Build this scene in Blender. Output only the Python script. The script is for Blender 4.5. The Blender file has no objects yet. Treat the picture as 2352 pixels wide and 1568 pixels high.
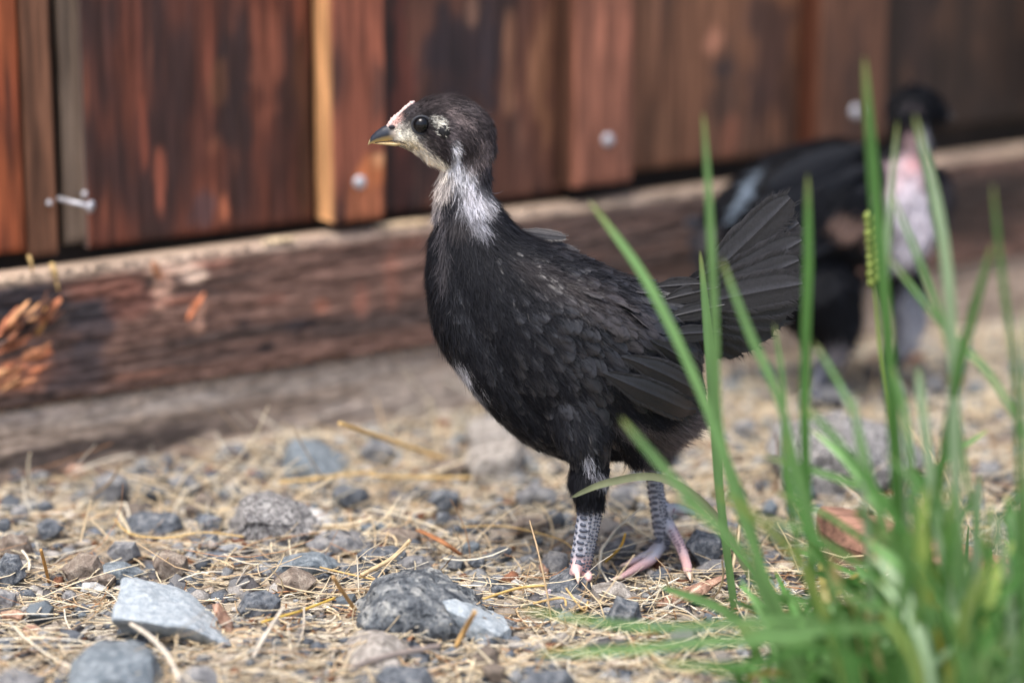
import bpy, bmesh, math, random
import numpy as np
from mathutils import Vector, noise as mnoise, kdtree
from mathutils.bvhtree import BVHTree
from math import radians as R

rng = np.random.default_rng(7)
random.seed(7)
sc = bpy.context.scene
COL = sc.collection

# ------------------------------------------------------------------ camera
PITCH = R(14.0)
FPX = 2352 * 100 / 36.0                      # focal length, in units of a 2352 px wide picture
CD = 1.35                                    # camera stands 1.35 m from the bird's near foot
CH = CD * math.tan(PITCH + math.atan(546 / FPX))
CAM = Vector((0, -CD, CH))
cam_d = bpy.data.cameras.new('camera')
cam_d.lens = 100; cam_d.sensor_width = 36
cam_d.clip_start = 0.05; cam_d.clip_end = 300
cam_d.dof.use_dof = True
cam_d.dof.focus_distance = 1.392
cam_d.dof.aperture_fstop = 3.0
cam_d.dof.aperture_blades = 0
cam = bpy.data.objects.new('camera', cam_d); COL.objects.link(cam)
cam.location = CAM; cam.rotation_euler = (math.pi / 2 - PITCH, 0, 0)
sc.camera = cam

# ------------------------------------------------------------------ light
w = bpy.data.worlds.new('World'); sc.world = w; w.use_nodes = True
nt = w.node_tree; nt.nodes.clear()
sky = nt.nodes.new('ShaderNodeTexSky'); sky.sky_type = 'NISHITA'; sky.sun_disc = False
SUN_EL, SUN_AZ = R(68), R(215)               # azimuth clockwise from +Y: behind the camera, to the left
sky.sun_elevation = SUN_EL; sky.sun_rotation = SUN_AZ
sky.air_density = 1.0; sky.dust_density = 4.0; sky.ozone_density = 0.6
bg = nt.nodes.new('ShaderNodeBackground'); bg.inputs[1].default_value = 0.13
ow = nt.nodes.new('ShaderNodeOutputWorld')
nt.links.new(sky.outputs[0], bg.inputs[0]); nt.links.new(bg.outputs[0], ow.inputs[0])
sd = bpy.data.lights.new('sun', 'SUN'); sd.energy = 2.2; sd.angle = R(26); sd.color = (1.0, 0.97, 0.93)
sun = bpy.data.objects.new('sun', sd); COL.objects.link(sun)
sv = Vector((math.sin(SUN_AZ) * math.cos(SUN_EL), math.cos(SUN_AZ) * math.cos(SUN_EL), math.sin(SUN_EL)))
sun.rotation_euler = sv.to_track_quat('Z', 'Y').to_euler(); sun.location = (0, 0, 3)
sc.view_settings.view_transform = 'Standard'; sc.view_settings.look = 'None'
sc.view_settings.gamma = 1.0; sc.view_settings.use_curve_mapping = False
sc.view_settings.exposure = 1.05
sc.render.engine = 'CYCLES'

# ------------------------------------------------------------------ projection helpers (photo position -> place)
FW = Vector((0, math.cos(PITCH), -math.sin(PITCH))); UP = Vector((0, math.sin(PITCH), math.cos(PITCH)))
def ray(px, py): return FW + Vector((1, 0, 0)) * ((px - 1176) / FPX) + UP * ((784 - py) / FPX)
def onY(px, py, Y):
    r = ray(px, py); return CAM + r * ((Y - CAM.y) / r.y)
def onG(px, py, z=0.0):
    r = ray(px, py); return CAM + r * ((z - CAM.z) / r.z)
def to_px(P):                                # numpy (n,3) -> photo px
    d = P - np.array(CAM)
    dep = d @ np.array(FW)
    return 1176 + FPX * d[:, 0] / dep, 784 - FPX * (d @ np.array(UP)) / dep
def pxm(Y):                                  # metres per px at depth Y
    return (Y + CD) * math.cos(PITCH) / FPX * 1.035

# ------------------------------------------------------------------ small tools
def c(r, g, b):
    f = lambda v: ((v / 255 + 0.055) / 1.055) ** 2.4 if v > 10 else v / 255 / 12.92
    return np.array((f(r), f(g), f(b)))
def hsh(ix, iy, iz, s):
    h = (ix * 374761393 + iy * 668265263 + iz * 2147483647 + s * 974634777) & 0xffffffff
    h = ((h ^ (h >> 13)) * 1274126177) & 0xffffffff
    h = h ^ (h >> 16)
    return (h & 0xffff) / 65535.0
def vnoise(p, s=0):
    p = np.asarray(p, float)
    i = np.floor(p).astype(np.int64); f = p - i; f = f * f * (3 - 2 * f)
    o = 0
    for dx in (0, 1):
        for dy in (0, 1):
            for dz in (0, 1):
                wgt = (f[:, 0] if dx else 1 - f[:, 0]) * (f[:, 1] if dy else 1 - f[:, 1]) * (f[:, 2] if dz else 1 - f[:, 2])
                o = o + wgt * hsh(i[:, 0] + dx, i[:, 1] + dy, i[:, 2] + dz, s)
    return o
def fbm(p, s=0, oct=4):
    p = np.asarray(p, float); a, t, o = 0.5, 0, 0
    for k in range(oct):
        o = o + a * vnoise(p * 2 ** k, s + k * 17); t += a; a *= 0.5
    return o / t
def sm(a, b, x): 
    t = np.clip((x - a) / (b - a), 0, 1); return t * t * (3 - 2 * t)

def mesh_np(name, V, T, cols=None, smooth=False):
    """triangles or quads from numpy arrays"""
    V = np.asarray(V, np.float32); T = np.asarray(T, np.int32)
    k = T.shape[1]
    me = bpy.data.meshes.new(name)
    me.vertices.add(len(V)); me.vertices.foreach_set('co', V.ravel())
    me.loops.add(T.size); me.loops.foreach_set('vertex_index', T.ravel())
    me.polygons.add(len(T)); me.polygons.foreach_set('loop_start', np.arange(0, T.size, k, dtype=np.int32))
    if smooth: me.polygons.foreach_set('use_smooth', np.ones(len(T), bool))
    me.update(calc_edges=True)
    if cols is not None: set_cols(me, cols)
    me.validate()
    return me
def set_cols(me, cols):
    a = me.color_attributes.new('Col', 'FLOAT_COLOR', 'POINT')
    cc = np.ones((len(cols), 4), np.float32); cc[:, :3] = cols
    a.data.foreach_set('color', cc.ravel())
def link(name, me, mat, parent=None, loc=None):
    o = bpy.data.objects.new(name, me); COL.objects.link(o)
    if me is not None and mat is not None:
        me.materials.clear(); me.materials.append(mat)
    if parent is not None: o.parent = parent
    if loc is not None: o.location = loc
    return o
def tag(o, label=None, cat=None, group=None, kind=None):
    if label: o['label'] = label
    if cat: o['category'] = cat
    if group: o['group'] = group
    if kind: o['kind'] = kind
    return o
def empty(name, loc, label, cat, group=None):
    o = bpy.data.objects.new(name, None); COL.objects.link(o); o.location = loc
    o.empty_display_size = 0.02
    return tag(o, label, cat, group)
def grid_faces(nu, nv, closed=False):
    F = []
    a = np.arange(nu * nv).reshape(nu, nv)
    if closed: a = np.concatenate([a, a[:, :1]], 1)
    return np.stack([a[:-1, :-1], a[:-1, 1:], a[1:, 1:], a[1:, :-1]], -1).reshape(-1, 4)

# ------------------------------------------------------------------ materials
def mat_base(name, rough=0.7, spec=0.3):
    m = bpy.data.materials.new(name); m.use_nodes = True
    b = m.node_tree.nodes['Principled BSDF']
    b.inputs['Roughness'].default_value = rough
    b.inputs['Specular IOR Level'].default_value = spec
    return m, m.node_tree, b
def N(t, typ, **kw):
    n = t.nodes.new(typ)
    for k, v in kw.items():
        if k in n.inputs: n.inputs[k].default_value = v
        else: setattr(n, k, v)
    return n
def ramp(t, stops):
    r = t.nodes.new('ShaderNodeValToRGB')
    while len(r.color_ramp.elements) < len(stops): r.color_ramp.elements.new(0.5)
    for e, (p, col) in zip(r.color_ramp.elements, stops):
        e.position = p; e.color = (*col, 1)
    return r
def attr_mat(name, rough=0.7, spec=0.3, scale=(900, 900, 900), lo=0.6, hi=1.35, bump=0.0, trans=0.0, sheen=0.0, bscale=None):
    m, t, b = mat_base(name, rough, spec)
    a = N(t, 'ShaderNodeAttribute', attribute_name='Col')
    tc = N(t, 'ShaderNodeTexCoord'); mp = N(t, 'ShaderNodeMapping'); mp.inputs['Scale'].default_value = scale
    t.links.new(tc.outputs['Object'], mp.inputs[0])
    n = N(t, 'ShaderNodeTexNoise', Scale=1.0, Detail=5.0, Roughness=0.6); t.links.new(mp.outputs[0], n.inputs['Vector'])
    mr = N(t, 'ShaderNodeMapRange'); mr.inputs[1].default_value = 0.3; mr.inputs[2].default_value = 0.7
    mr.inputs[3].default_value = lo; mr.inputs[4].default_value = hi
    t.links.new(n.outputs['Fac'], mr.inputs[0])
    mx = N(t, 'ShaderNodeVectorMath', operation='SCALE')
    t.links.new(a.outputs['Color'], mx.inputs[0]); t.links.new(mr.outputs[0], mx.inputs['Scale'])
    t.links.new(mx.outputs[0], b.inputs['Base Color'])
    if bump:
        bp = N(t, 'ShaderNodeBump', Strength=bump, Distance=0.001)
        t.links.new(n.outputs['Fac'], bp.inputs['Height']); t.links.new(bp.outputs[0], b.inputs['Normal'])
    if sheen:
        b.inputs['Sheen Weight'].default_value = sheen; b.inputs['Sheen Roughness'].default_value = 0.4
    if trans:
        tr = N(t, 'ShaderNodeBsdfTranslucent'); t.links.new(mx.outputs[0], tr.inputs[0])
        ms = N(t, 'ShaderNodeMixShader', Fac=trans); o = t.nodes['Material Output']
        t.links.new(b.outputs[0], ms.inputs[1]); t.links.new(tr.outputs[0], ms.inputs[2]); t.links.new(ms.outputs[0], o.inputs[0])
    return m
M_wood = attr_mat('weathered stained wood', 0.62, 0.35, (300, 300, 16), 0.4, 1.5, 0.5)
M_woodh = attr_mat('rough horizontal wood', 0.7, 0.3, (9, 220, 260), 0.5, 1.45, 0.5)
M_straw = attr_mat('dry straw', 0.6, 0.3, (300, 300, 300), 0.8, 1.2, 0.0, 0.25)
M_grass = attr_mat('green grass blade', 0.45, 0.4, (120, 120, 40), 0.85, 1.15, 0.0, 0.35)
M_feather = attr_mat('black feather', 0.44, 0.45, (900, 900, 900), 0.7, 1.35, 0.0, 0.0, 0.15)
M_down = attr_mat('downy fluff', 0.7, 0.2, (500, 500, 500), 0.85, 1.15, 0.0, 0.12)
M_skin = attr_mat('bird skin', 0.55, 0.35, (1500, 1500, 1500), 0.8, 1.2, 0.35)
M_scale = attr_mat('leg scales', 0.38, 0.5, (700, 700, 700), 0.85, 1.15, 0.0)
M_beak = attr_mat('horn beak', 0.35, 0.5, (600, 600, 600), 0.9, 1.1, 0.0)
M_dirt = attr_mat('dry dirt', 0.95, 0.1, (700, 700, 700), 0.5, 1.5, 0.8)
M_peb = attr_mat('gravel chips', 0.85, 0.2, (900, 900, 900), 0.6, 1.4, 0.5)
m, t, b = mat_base('glossy eye', 0.06, 0.3); b.inputs['Base Color'].default_value = (0.004, 0.004, 0.005, 1)
b.inputs['Coat Weight'].default_value = 0.1; b.inputs['Coat Roughness'].default_value = 0.02; M_eye = m
m, t, b = mat_base('galvanised steel', 0.45, 0.5); b.inputs['Base Color'].default_value = (0.52, 0.53, 0.58, 1)
b.inputs['Metallic'].default_value = 0.35
nn = N(t, 'ShaderNodeTexNoise', Scale=900.0, Detail=3.0); rr = ramp(t, [(0.3, (0.3, 0.3, 0.33)), (0.7, (0.7, 0.71, 0.76))])
t.links.new(nn.outputs['Fac'], rr.inputs[0]); t.links.new(rr.outputs[0], b.inputs['Base Color']); M_metal = m

def rock_mat(name, cols, scale=160, speck=None, rough=0.85, bump=0.6, veins=0.0):
    m, t, b = mat_base(name, rough, 0.25)
    tc = N(t, 'ShaderNodeTexCoord'); oi = N(t, 'ShaderNodeObjectInfo')
    ad = N(t, 'ShaderNodeVectorMath', operation='ADD')
    t.links.new(tc.outputs['Object'], ad.inputs[0]); t.links.new(oi.outputs['Location'], ad.inputs[1])
    n1 = N(t, 'ShaderNodeTexNoise', Scale=scale, Detail=8.0, Roughness=0.65, Distortion=0.6); t.links.new(ad.outputs[0], n1.inputs['Vector'])
    k = len(cols); r1 = ramp(t, [(0.36 + 0.28 * i / (k - 1), tuple(cols[i])) for i in range(k)])
    t.links.new(n1.outputs['Fac'], r1.inputs[0]); out = r1.outputs[0]
    if speck:
        n2 = N(t, 'ShaderNodeTexVoronoi', Scale=speck[0]); t.links.new(ad.outputs[0], n2.inputs['Vector'])
        mr = N(t, 'ShaderNodeMapRange'); mr.inputs[1].default_value = speck[2]; mr.inputs[2].default_value = speck[2] + 0.15
        sx = N(t, 'ShaderNodeSeparateColor'); t.links.new(n2.outputs['Color'], sx.inputs[0]); t.links.new(sx.outputs[0], mr.inputs[0])
        mx = N(t, 'ShaderNodeMix', data_type='RGBA'); t.links.new(mr.outputs[0], mx.inputs[0])
        t.links.new(out, mx.inputs[6]); mx.inputs[7].default_value = (*speck[1], 1); out = mx.outputs[2]
    # dust lying in the pores
    n3 = N(t, 'ShaderNodeTexNoise', Scale=scale * 6, Detail=4.0, Roughness=0.7); t.links.new(ad.outputs[0], n3.inputs['Vector'])
    m3 = N(t, 'ShaderNodeMapRange'); m3.inputs[1].default_value = 0.25; m3.inputs[2].default_value = 0.75; m3.inputs[3].default_value = 0.5; m3.inputs[4].default_value = 1.5
    t.links.new(n3.outputs['Fac'], m3.inputs[0])
    vs = N(t, 'ShaderNodeVectorMath', operation='SCALE'); t.links.new(out, vs.inputs[0]); t.links.new(m3.outputs[0], vs.inputs['Scale'])
    t.links.new(vs.outputs[0], b.inputs['Base Color'])
    s2 = N(t, 'ShaderNodeMath', operation='ADD'); t.links.new(n1.outputs['Fac'], s2.inputs[0]); t.links.new(n3.outputs['Fac'], s2.inputs[1])
    bp = N(t, 'ShaderNodeBump', Strength=bump, Distance=0.0012); t.links.new(s2.outputs[0], bp.inputs['Height'])
    t.links.new(bp.outputs[0], b.inputs['Normal'])
    return m
def _b(*a): return [c(*q) for q in a]
RM = {
 'grey':  rock_mat('grey stone', [c(84, 86, 90), c(120, 120, 122), c(150, 148, 145)]),
 'blue':  rock_mat('blue grey stone', [c(134, 144, 152), c(158, 167, 174), c(184, 191, 196)], 260),
 'dark':  rock_mat('dark basalt', [c(56, 61, 68), c(92, 97, 104), c(136, 138, 140)], 300),
 'slate': rock_mat('blue grey slate', [c(80, 90, 98), c(112, 121, 128), c(146, 153, 158)], 260),
 'brown': rock_mat('brown stone', [c(88, 77, 70), c(124, 112, 102), c(152, 142, 130)]),
 'beige': rock_mat('pale beige stone', [c(106, 100, 94), c(146, 140, 134), c(178, 172, 165)], 200),
 'gran':  rock_mat('speckled granite', [c(80, 80, 84), c(156, 154, 153), c(216, 213, 210)], 380, (1300, c(70, 64, 68), 0.70), bump=1.0),
 'pit':   rock_mat('pitted dark stone', [c(58, 63, 70), c(104, 109, 114), c(166, 167, 164)], 120, (600, c(46, 52, 60), 0.82), bump=1.2),
 'white': rock_mat('whitish stone', [c(150, 150, 150), c(190, 190, 188), c(214, 212, 208)]),
 'bark':  rock_mat('reddish bark', [c(118, 92, 78), c(158, 124, 106), c(192, 160, 140)], 200),
}

# ------------------------------------------------------------------ ground
def ground_z(x, y):
    p = np.stack([x * 16, y * 16, np.zeros_like(x)], 1)
    q = np.stack([x * 70, y * 70, np.zeros_like(x)], 1)
    return (fbm(p, 3, 3) - 0.5) * 0.012 + (fbm(q, 9, 3) - 0.5) * 0.006 - 0.003
xs = np.concatenate([-np.geomspace(40, 0.75, 22), np.linspace(-0.72, 0.72, 330), np.geomspace(0.75, 40, 22)])
ys = np.concatenate([-np.geomspace(40, 0.55, 22), np.linspace(-0.52, 0.80, 300), np.geomspace(0.85, 40, 22)])
X, Y = np.meshgrid(xs, ys, indexing='ij'); X = X.ravel(); Y = Y.ravel()
gz = ground_z(X, Y)
f1 = fbm(np.stack([X * 30, Y * 30, X * 0], 1), 21, 4)[:, None]; f2 = fbm(np.stack([X * 120, Y * 120, X * 0], 1), 5, 3)[:, None]
gc = c(172, 160, 142) * (1 - sm(.35, .65, f1)) + c(130, 122, 112) * sm(.35, .65, f1)
gc = gc * (0.55 + 0.9 * f2)
me = mesh_np('ground', np.stack([X, Y, gz], 1), grid_faces(len(xs), len(ys)), gc, True)
tag(link('ground', me, M_dirt), kind='structure')

# ------------------------------------------------------------------ fence
FA = onG(0, 1072); FB = onG(2352, 690)
U = (FB - FA); U.z = 0; U.normalize(); NF = Vector((U.y, -U.x, 0))            # NF points to the camera
def onF(px, py, off=0.0):
    r = ray(px, py); p0 = FA + NF * off
    q = CAM + r * ((p0 - CAM).dot(NF) / r.dot(NF)); return (q - FA).dot(U), q.z
fence = empty('wooden_fence', FA, 'dark red brown board and batten fence with horizontal kickboards along its foot', 'fence')
UN, NN = np.array(U), np.array(NF)
def slab(name, s0, s1, z0, z1, o0, o1, mat, colf, nz=110, ns=None, side=None, zfun=None, parent=fence, edge=0.0012, rough=0.0008, seed=0, hor=False):
    """a board between s0..s1 along the fence, z0..z1 high, its back at o0 and its face at o1; dense rounded front sheet"""
    ns = ns or max(6, int((s1 - s0) / 0.0022)); 
    us = np.linspace(0, 1, ns); zs = np.linspace(0, 1, nz)
    # cross-section: back-left, left side, face, right side, back-right
    t = o1 - o0
    prof = [(0, o0), (0, o0 + t * .33), (0, o0 + t * .66), (0, o1 - edge), (edge * .4, o1 - edge * .3)] + \
           [(u * (s1 - s0 - 2 * edge) + edge, o1) for u in us] + \
           [(s1 - s0 - edge * .4, o1 - edge * .3), (s1 - s0, o1 - edge), (s1 - s0, o0 + t * .5), (s1 - s0, o0)]
    prof = np.array(prof); k = len(prof)
    # rings along z, closed with extra inset rings on top and bottom
    zz = np.concatenate([[z0], z0 + edge + zs * (z1 - z0 - 2 * edge), [z1]])
    V = np.zeros((len(zz), k, 3)); 
    for i, z in enumerate(zz):
        dz = z if zfun is None else None
        pr = prof.copy()
        if i in (0, len(zz) - 1): pr[:, 1] = np.minimum(pr[:, 1], o1 - edge)
        V[i, :, 0] = s0 + pr[:, 0]; V[i, :, 1] = pr[:, 1]; V[i, :, 2] = z
    P = V.reshape(-1, 3)
    nzs = (fbm(np.stack([P[:, 0] * (60 if hor else 260), P[:, 2] * (400 if hor else 26), P[:, 0] * 0 + seed], 1), seed, 3) - 0.5)
    P[:, 1] += nzs * rough * 2 * (P[:, 1] > o0 + t * .9)
    cols = colf(P[:, 0], P[:, 2], P[:, 1])
    if zfun is not None: P[:, 2] += zfun(P[:, 0])
    W = np.outer(P[:, 0], UN) + np.outer(P[:, 1], NN); W[:, 2] += P[:, 2]
    F = grid_faces(len(zz), k, True)
    # end caps as fans of quads between opposite profile points
    caps = []
    for base in (0, (len(zz) - 1) * k):
        h = k // 2
        for j in range(h - 1):
            caps.append([base + j, base + j + 1, base + k - 2 - j, base + k - 1 - j])
    F = np.concatenate([F, np.array(caps)])
    me = mesh_np(name, W - np.array((0, 0, 0)), F, cols, True)
    try: me.shade_auto_smooth = True
    except Exception: pass
    return link(name, me, mat, parent)

def mixc(a, b_, f): 
    f = np.asarray(f)[:, None]; return a * (1 - f) + b_ * f
def wood_cols(seed, base, dark, light, lightamt=0.35, darkamt=0.5, blobs=(), hor=False):
    def f(s, z, o):
        q = np.stack([s * (9 if hor else 60), z * (60 if hor else 9), s * 0 + seed * 3.1], 1)
        q2 = np.stack([s * (14 if hor else 210), z * (210 if hor else 14), s * 0 + seed], 1)
        n1, n2 = fbm(q, seed, 3), fbm(q2, seed + 40, 3)
        n3 = fbm(np.stack([s * (7 if hor else 30), z * (120 if hor else 12), s * 0 + seed], 1), seed + 80, 3)
        C = np.tile(base, (len(s), 1)) * (0.7 + 0.6 * n2)[:, None]
        C = mixc(C, np.tile(dark, (len(s), 1)), sm(.58 - .25 * darkamt, .78 - .25 * darkamt, n3 * .6 + n1 * .4) * .85)
        C = mixc(C, np.tile(light, (len(s), 1)), sm(.75 - .35 * lightamt, .95 - .35 * lightamt, n1 * .5 + n2 * .5) * .8)
        for (px, py, rx, ry, col, a) in blobs:
            bs, bz = onF(px, py, 0.0)
            k = pxm(0.2 + bs * 0.5)
            wob = (fbm(np.stack([s * 90, z * 50, s * 0], 1), seed + 7, 3) - .5) * 1.4
            d = np.sqrt(((s - bs) / (rx * k * 1.15)) ** 2 + ((z - bz) / (ry * k)) ** 2) + wob
            C = mixc(C, np.tile(col, (len(s), 1)) * (0.7 + 0.6 * n2)[:, None], sm(1.15, 0.55, d) * a)
        lum = C @ np.array((.3, .6, .1)); C = mixc(C, lum[:, None] * np.array((1.06, 1.0, .96)), np.full(len(C), .12)) * np.array((1.05, 1.0, .88))
        return C
    return f
RB, DK, LT = c(112, 62, 46), c(44, 34, 36), c(178, 108, 78)
PO = 0.034                                   # the planks stand this far proud of the upright boards
def vboard(name, x0, x1, yb, thick, base, dark, light, la, da, seed, blobs=(), off=0.0, top=1.3, side=None):
    """x0,x1 px of the visible face edges near its foot"""
    s0 = onF(x0, yb, off + thick)[0]; s1 = onF(x1, yb, off + thick)[0]
    z0 = onF((x0 + x1) / 2, yb, off + thick)[1]
    f0 = wood_cols(seed, base, dark, light, la, da, blobs)
    def f(s, z, o):
        C = f0(s, z, o)
        if side is not None:
            m_ = (o < off + thick - 0.002) & (s < s0 + 0.003)
            C[m_] = side * (0.8 + 0.4 * fbm(np.stack([s[m_] * 0, z[m_] * 30, o[m_] * 400], 1), seed, 3))[:, None]
        return C
    return slab(name, s0, s1, z0, z0 + top, off, off + thick, M_wood, f, nz=330, seed=seed)
ORANGE = c(190, 84, 34)
vboard('board', -260, 62, 598, 0.012, c(144, 72, 36), c(84, 40, 28), c(205, 98, 48), .5, .2, 1, side=c(90, 60, 45))
vboard('board', 66, 136, 590, 0.010, c(108, 72, 54), c(60, 44, 38), c(150, 100, 74), .4, .3, 2)
vboard('board', 150, 207, 560, 0.005, c(114, 98, 88), c(74, 58, 50), c(138, 116, 102), .4, .3, 33)
vboard('board', 206, 722, 540, 0.011, c(104, 54, 40), c(46, 34, 37), c(156, 88, 62), .38, .55, 3,
       [(520, 130, 60, 130, c(44, 34, 38), .8), (500, 300, 55, 60, c(48, 34, 36), .8), (480, 180, 22, 60, c(104, 66, 46), .7),
        (475, 330, 26, 40, c(126, 74, 56), .7), (350, 420, 14, 90, c(170, 92, 70), .8), (310, 300, 10, 110, c(140, 70, 50), .6), (590, 120, 38, 160, c(142, 82, 64), .65),
        (495, 470, 10, 36, c(196, 112, 78), .85), (440, 470, 30, 50, c(72, 62, 72), .6), (320, 520, 30, 20, c(60, 40, 38), .6), (680, 300, 22, 320, c(66, 42, 30), .75)], side=c(112, 98, 92))  # tall dark strip at the right edge: shade beside the batten, painted in
vboard('batten', 772, 888, 508, 0.0238, c(140, 78, 60), c(62, 42, 42), c(178, 100, 74), .45, .45, 4,
       [(800, 380, 50, 40, c(196, 112, 62), .85), (790, 450, 55, 60, c(186, 108, 70), .7), (805, 345, 14, 12, c(232, 168, 120), .9), (800, 190, 16, 90, c(74, 54, 52), .7), (870, 120, 30, 130, c(158, 90, 70), .6)],
       off=0.0112, side=c(224, 168, 116))
vboard('board', 858, 1300, 470, 0.010, c(98, 62, 52), c(40, 34, 40), c(150, 106, 84), .35, .6, 5,
       [(1040, 120, 90, 160, c(46, 40, 50), .85), (1150, 130, 16, 130, c(160, 112, 88), .7), (1225, 150, 34, 200, c(136, 94, 70), .7), (1060, 20, 20, 40, c(146, 108, 92), .6), (905, 250, 26, 280, c(108, 54, 46), .7), (960, 400, 90, 90, c(58, 40, 42), .6)])
vboard('batten', 1322, 1452, 425, 0.0238, c(140, 88, 72), c(88, 60, 52), c(176, 116, 94), .35, .25, 6,
       [(1350, 60, 70, 60, c(158, 98, 80), .5)], off=0.0112, side=c(78, 52, 40))
vboard('board', 1430, 1872, 370, 0.010, c(122, 82, 62), c(62, 48, 46), c(160, 108, 84), .35, .35, 7,
       [(1620, 95, 30, 40, c(186, 126, 104), .8), (1640, 155, 40, 40, c(56, 48, 54), .85), (1740, 140, 70, 180, c(62, 46, 48), .75), (1500, 300, 60, 70, c(120, 84, 64), .5), (1660, 300, 30, 60, c(146, 90, 70), .6)])
vboard('batten', 1882, 2030, 330, 0.0238, c(100, 66, 52), c(50, 38, 38), c(140, 94, 72), .3, .5, 8, [(1890, 150, 30, 200, c(58, 40, 36), .7)], off=0.0112, side=c(86, 48, 32))
vboard('board', 2000, 2440, 290, 0.010, c(84, 58, 46), c(34, 28, 28), c(122, 86, 64), .3, .75, 9, [(2290, 150, 90, 300, c(34, 27, 26), .6), (2080, 60, 60, 160, c(44, 34, 36), .6)])  # shade at the right end is put into the darker board colours
vboard('batten', 2440, 2590, 250, 0.0238, c(100, 66, 52), c(50, 38, 38), c(140, 94, 72), .3, .6, 10, off=0.0112, side=c(96, 54, 36))
vboard('board', 2570, 3060, 225, 0.014, c(96, 64, 50), c(40, 30, 32), c(130, 90, 66), .3, .6, 11)
vboard('board', 3074, 3560, 200, 0.014, c(96, 64, 50), c(40, 30, 32), c(130, 90, 66), .3, .5, 12)
vboard('board', -720, -268, 650, 0.014, c(104, 60, 44), c(46, 34, 37), c(156, 88, 62), .3, .5, 13)
vboard('board', -1180, -730, 700, 0.014, c(110, 62, 44), c(46, 34, 37), c(156, 88, 62), .3, .5, 14)
# dark sheet close behind the boards, making the gap between the left ones dark
slab('dark_backing_sheet', -0.6, 1.5, 0.02, 1.38, -0.02, -0.002, M_wood, wood_cols(31, c(52, 40, 34), c(30, 24, 22), c(70, 54, 44)), nz=20, ns=60, seed=31)

# kickboards: upper and lower horizontal planks
sL, zL = onF(0, 640, PO); sR, zR = onF(2352, 342, PO)
slope = (zR - zL) / (sR - sL)
_, zJ = onF(0, 944, PO - .004); _, zJ2 = onF(1000, 796, PO - .004)
S0, S1 = sL - 0.55, sR + 0.55
HB = [(400, 610, 60, 22, c(228, 182, 152), 1), (445, 628, 36, 24, c(240, 200, 170), 1), (375, 665, 24, 54, c(222, 164, 132), 1), (455, 725, 18, 44, c(214, 152, 118), 1),
      (410, 690, 60, 14, c(176, 108, 80), .8), (490, 600, 60, 20, c(176, 110, 86), .8), (60, 690, 110, 70, c(48, 48, 56), .9), (200, 740, 60, 90, c(54, 52, 60), .75), (250, 660, 90, 30, c(150, 86, 62), .7),
      (300, 690, 60, 50, c(150, 84, 62), .5), (610, 800, 20, 16, c(44, 40, 46), .8), (735, 700, 20, 16, c(196, 112, 76), .7), (690, 745, 60, 14, c(50, 46, 54), .8), (830, 690, 20, 40, c(172, 98, 72), .6), (560, 740, 16, 16, c(40, 36, 42), .8),
      (900, 640, 20, 80, c(170, 100, 74), .5), (940, 560, 40, 20, c(166, 100, 76), .5), (60, 860, 90, 40, c(206, 128, 90), .8), (170, 850, 90, 60, c(66, 58, 62), .8),
      (1450, 520, 340, 70, c(88, 70, 64), .75), (2000, 500, 340, 110, c(70, 54, 48), .8), (2280, 470, 180, 110, c(50, 40, 37), .85), (620, 690, 40, 12, c(150, 88, 66), .6), (330, 860, 80, 10, c(170, 110, 84), .6)]
hf = wood_cols(21, c(118, 74, 60), c(62, 50, 52), c(170, 106, 80), .36, .5, HB, hor=True)
def hcol(s, z, o):
    C = hf(s, z + 0, o)
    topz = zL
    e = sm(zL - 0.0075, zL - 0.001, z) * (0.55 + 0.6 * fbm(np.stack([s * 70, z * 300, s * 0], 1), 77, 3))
    pale = mixc(np.tile(c(148, 132, 120), (len(s), 1)), np.tile(c(186, 164, 140), (len(s), 1)), fbm(np.stack([s * 40, s * 0, s * 0], 1), 5, 3))  # lit top face of the plank, painted as a paler strip
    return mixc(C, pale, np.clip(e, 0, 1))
zf = lambda s: (s - sL) * slope
def bl(p):  # blobs use true z: shift to the untilted frame
    out = []
    for (px, py, rx, ry, col, a) in p:
        bs, bz = onF(px, py, 0.0); out.append((px, py, rx, ry, col, a))
    return out
import types
_old = wood_cols
def plank_cols(seed, base, dark, light, la, da, blobs):
    g0 = wood_cols(seed, base, dark, light, la, da, (), hor=True)
    def f(s, z, o):
        C = g0(s, z, o)
        zz = z + zf(s)
        n2 = fbm(np.stack([s * 14, z * 210, s * 0], 1), seed + 40, 3)
        for (px, py, rx, ry, col, a) in blobs:
            bs, bz = onF(px, py, PO); k = pxm(0.2 + bs * 0.5)
            wob = (fbm(np.stack([s * 110 + px, z * 150, s * 0], 1), seed + 7, 4) - .5) * 1.0
            d = np.sqrt(((s - bs) / (rx * k * 1.15)) ** 2 + ((zz - bz) / (ry * k)) ** 2) + wob
            C = mixc(C, np.tile(col, (len(s), 1)) * (0.7 + 0.6 * n2)[:, None], sm(1.2, 0.5, d) * a)
        lum = C @ np.array((.3, .6, .1)); C = mixc(C, lum[:, None] * np.array((1.06, 1.0, .94)), np.full(len(C), .26))
        return C
    return f
hf = plank_cols(21, c(124, 86, 74), c(70, 58, 58), c(168, 116, 94), .4, .45, HB)
def relief(o, amt, seed, lowcut=None):
    return o
up = slab('kickboard', S0, S1, zJ + 0.0006, zL, 0.0152, PO, M_woodh, hcol, nz=70, ns=620, zfun=zf, seed=21, hor=True, edge=0.003, rough=0.0016)
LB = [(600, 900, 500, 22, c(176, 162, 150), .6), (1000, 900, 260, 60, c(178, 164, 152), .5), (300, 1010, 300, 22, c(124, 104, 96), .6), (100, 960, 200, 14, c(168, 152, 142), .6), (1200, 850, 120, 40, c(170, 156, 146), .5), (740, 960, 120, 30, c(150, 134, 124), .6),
      (200, 1040, 420, 30, c(70, 58, 54), .85), (700, 1040, 200, 18, c(104, 84, 76), .6)]
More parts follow.
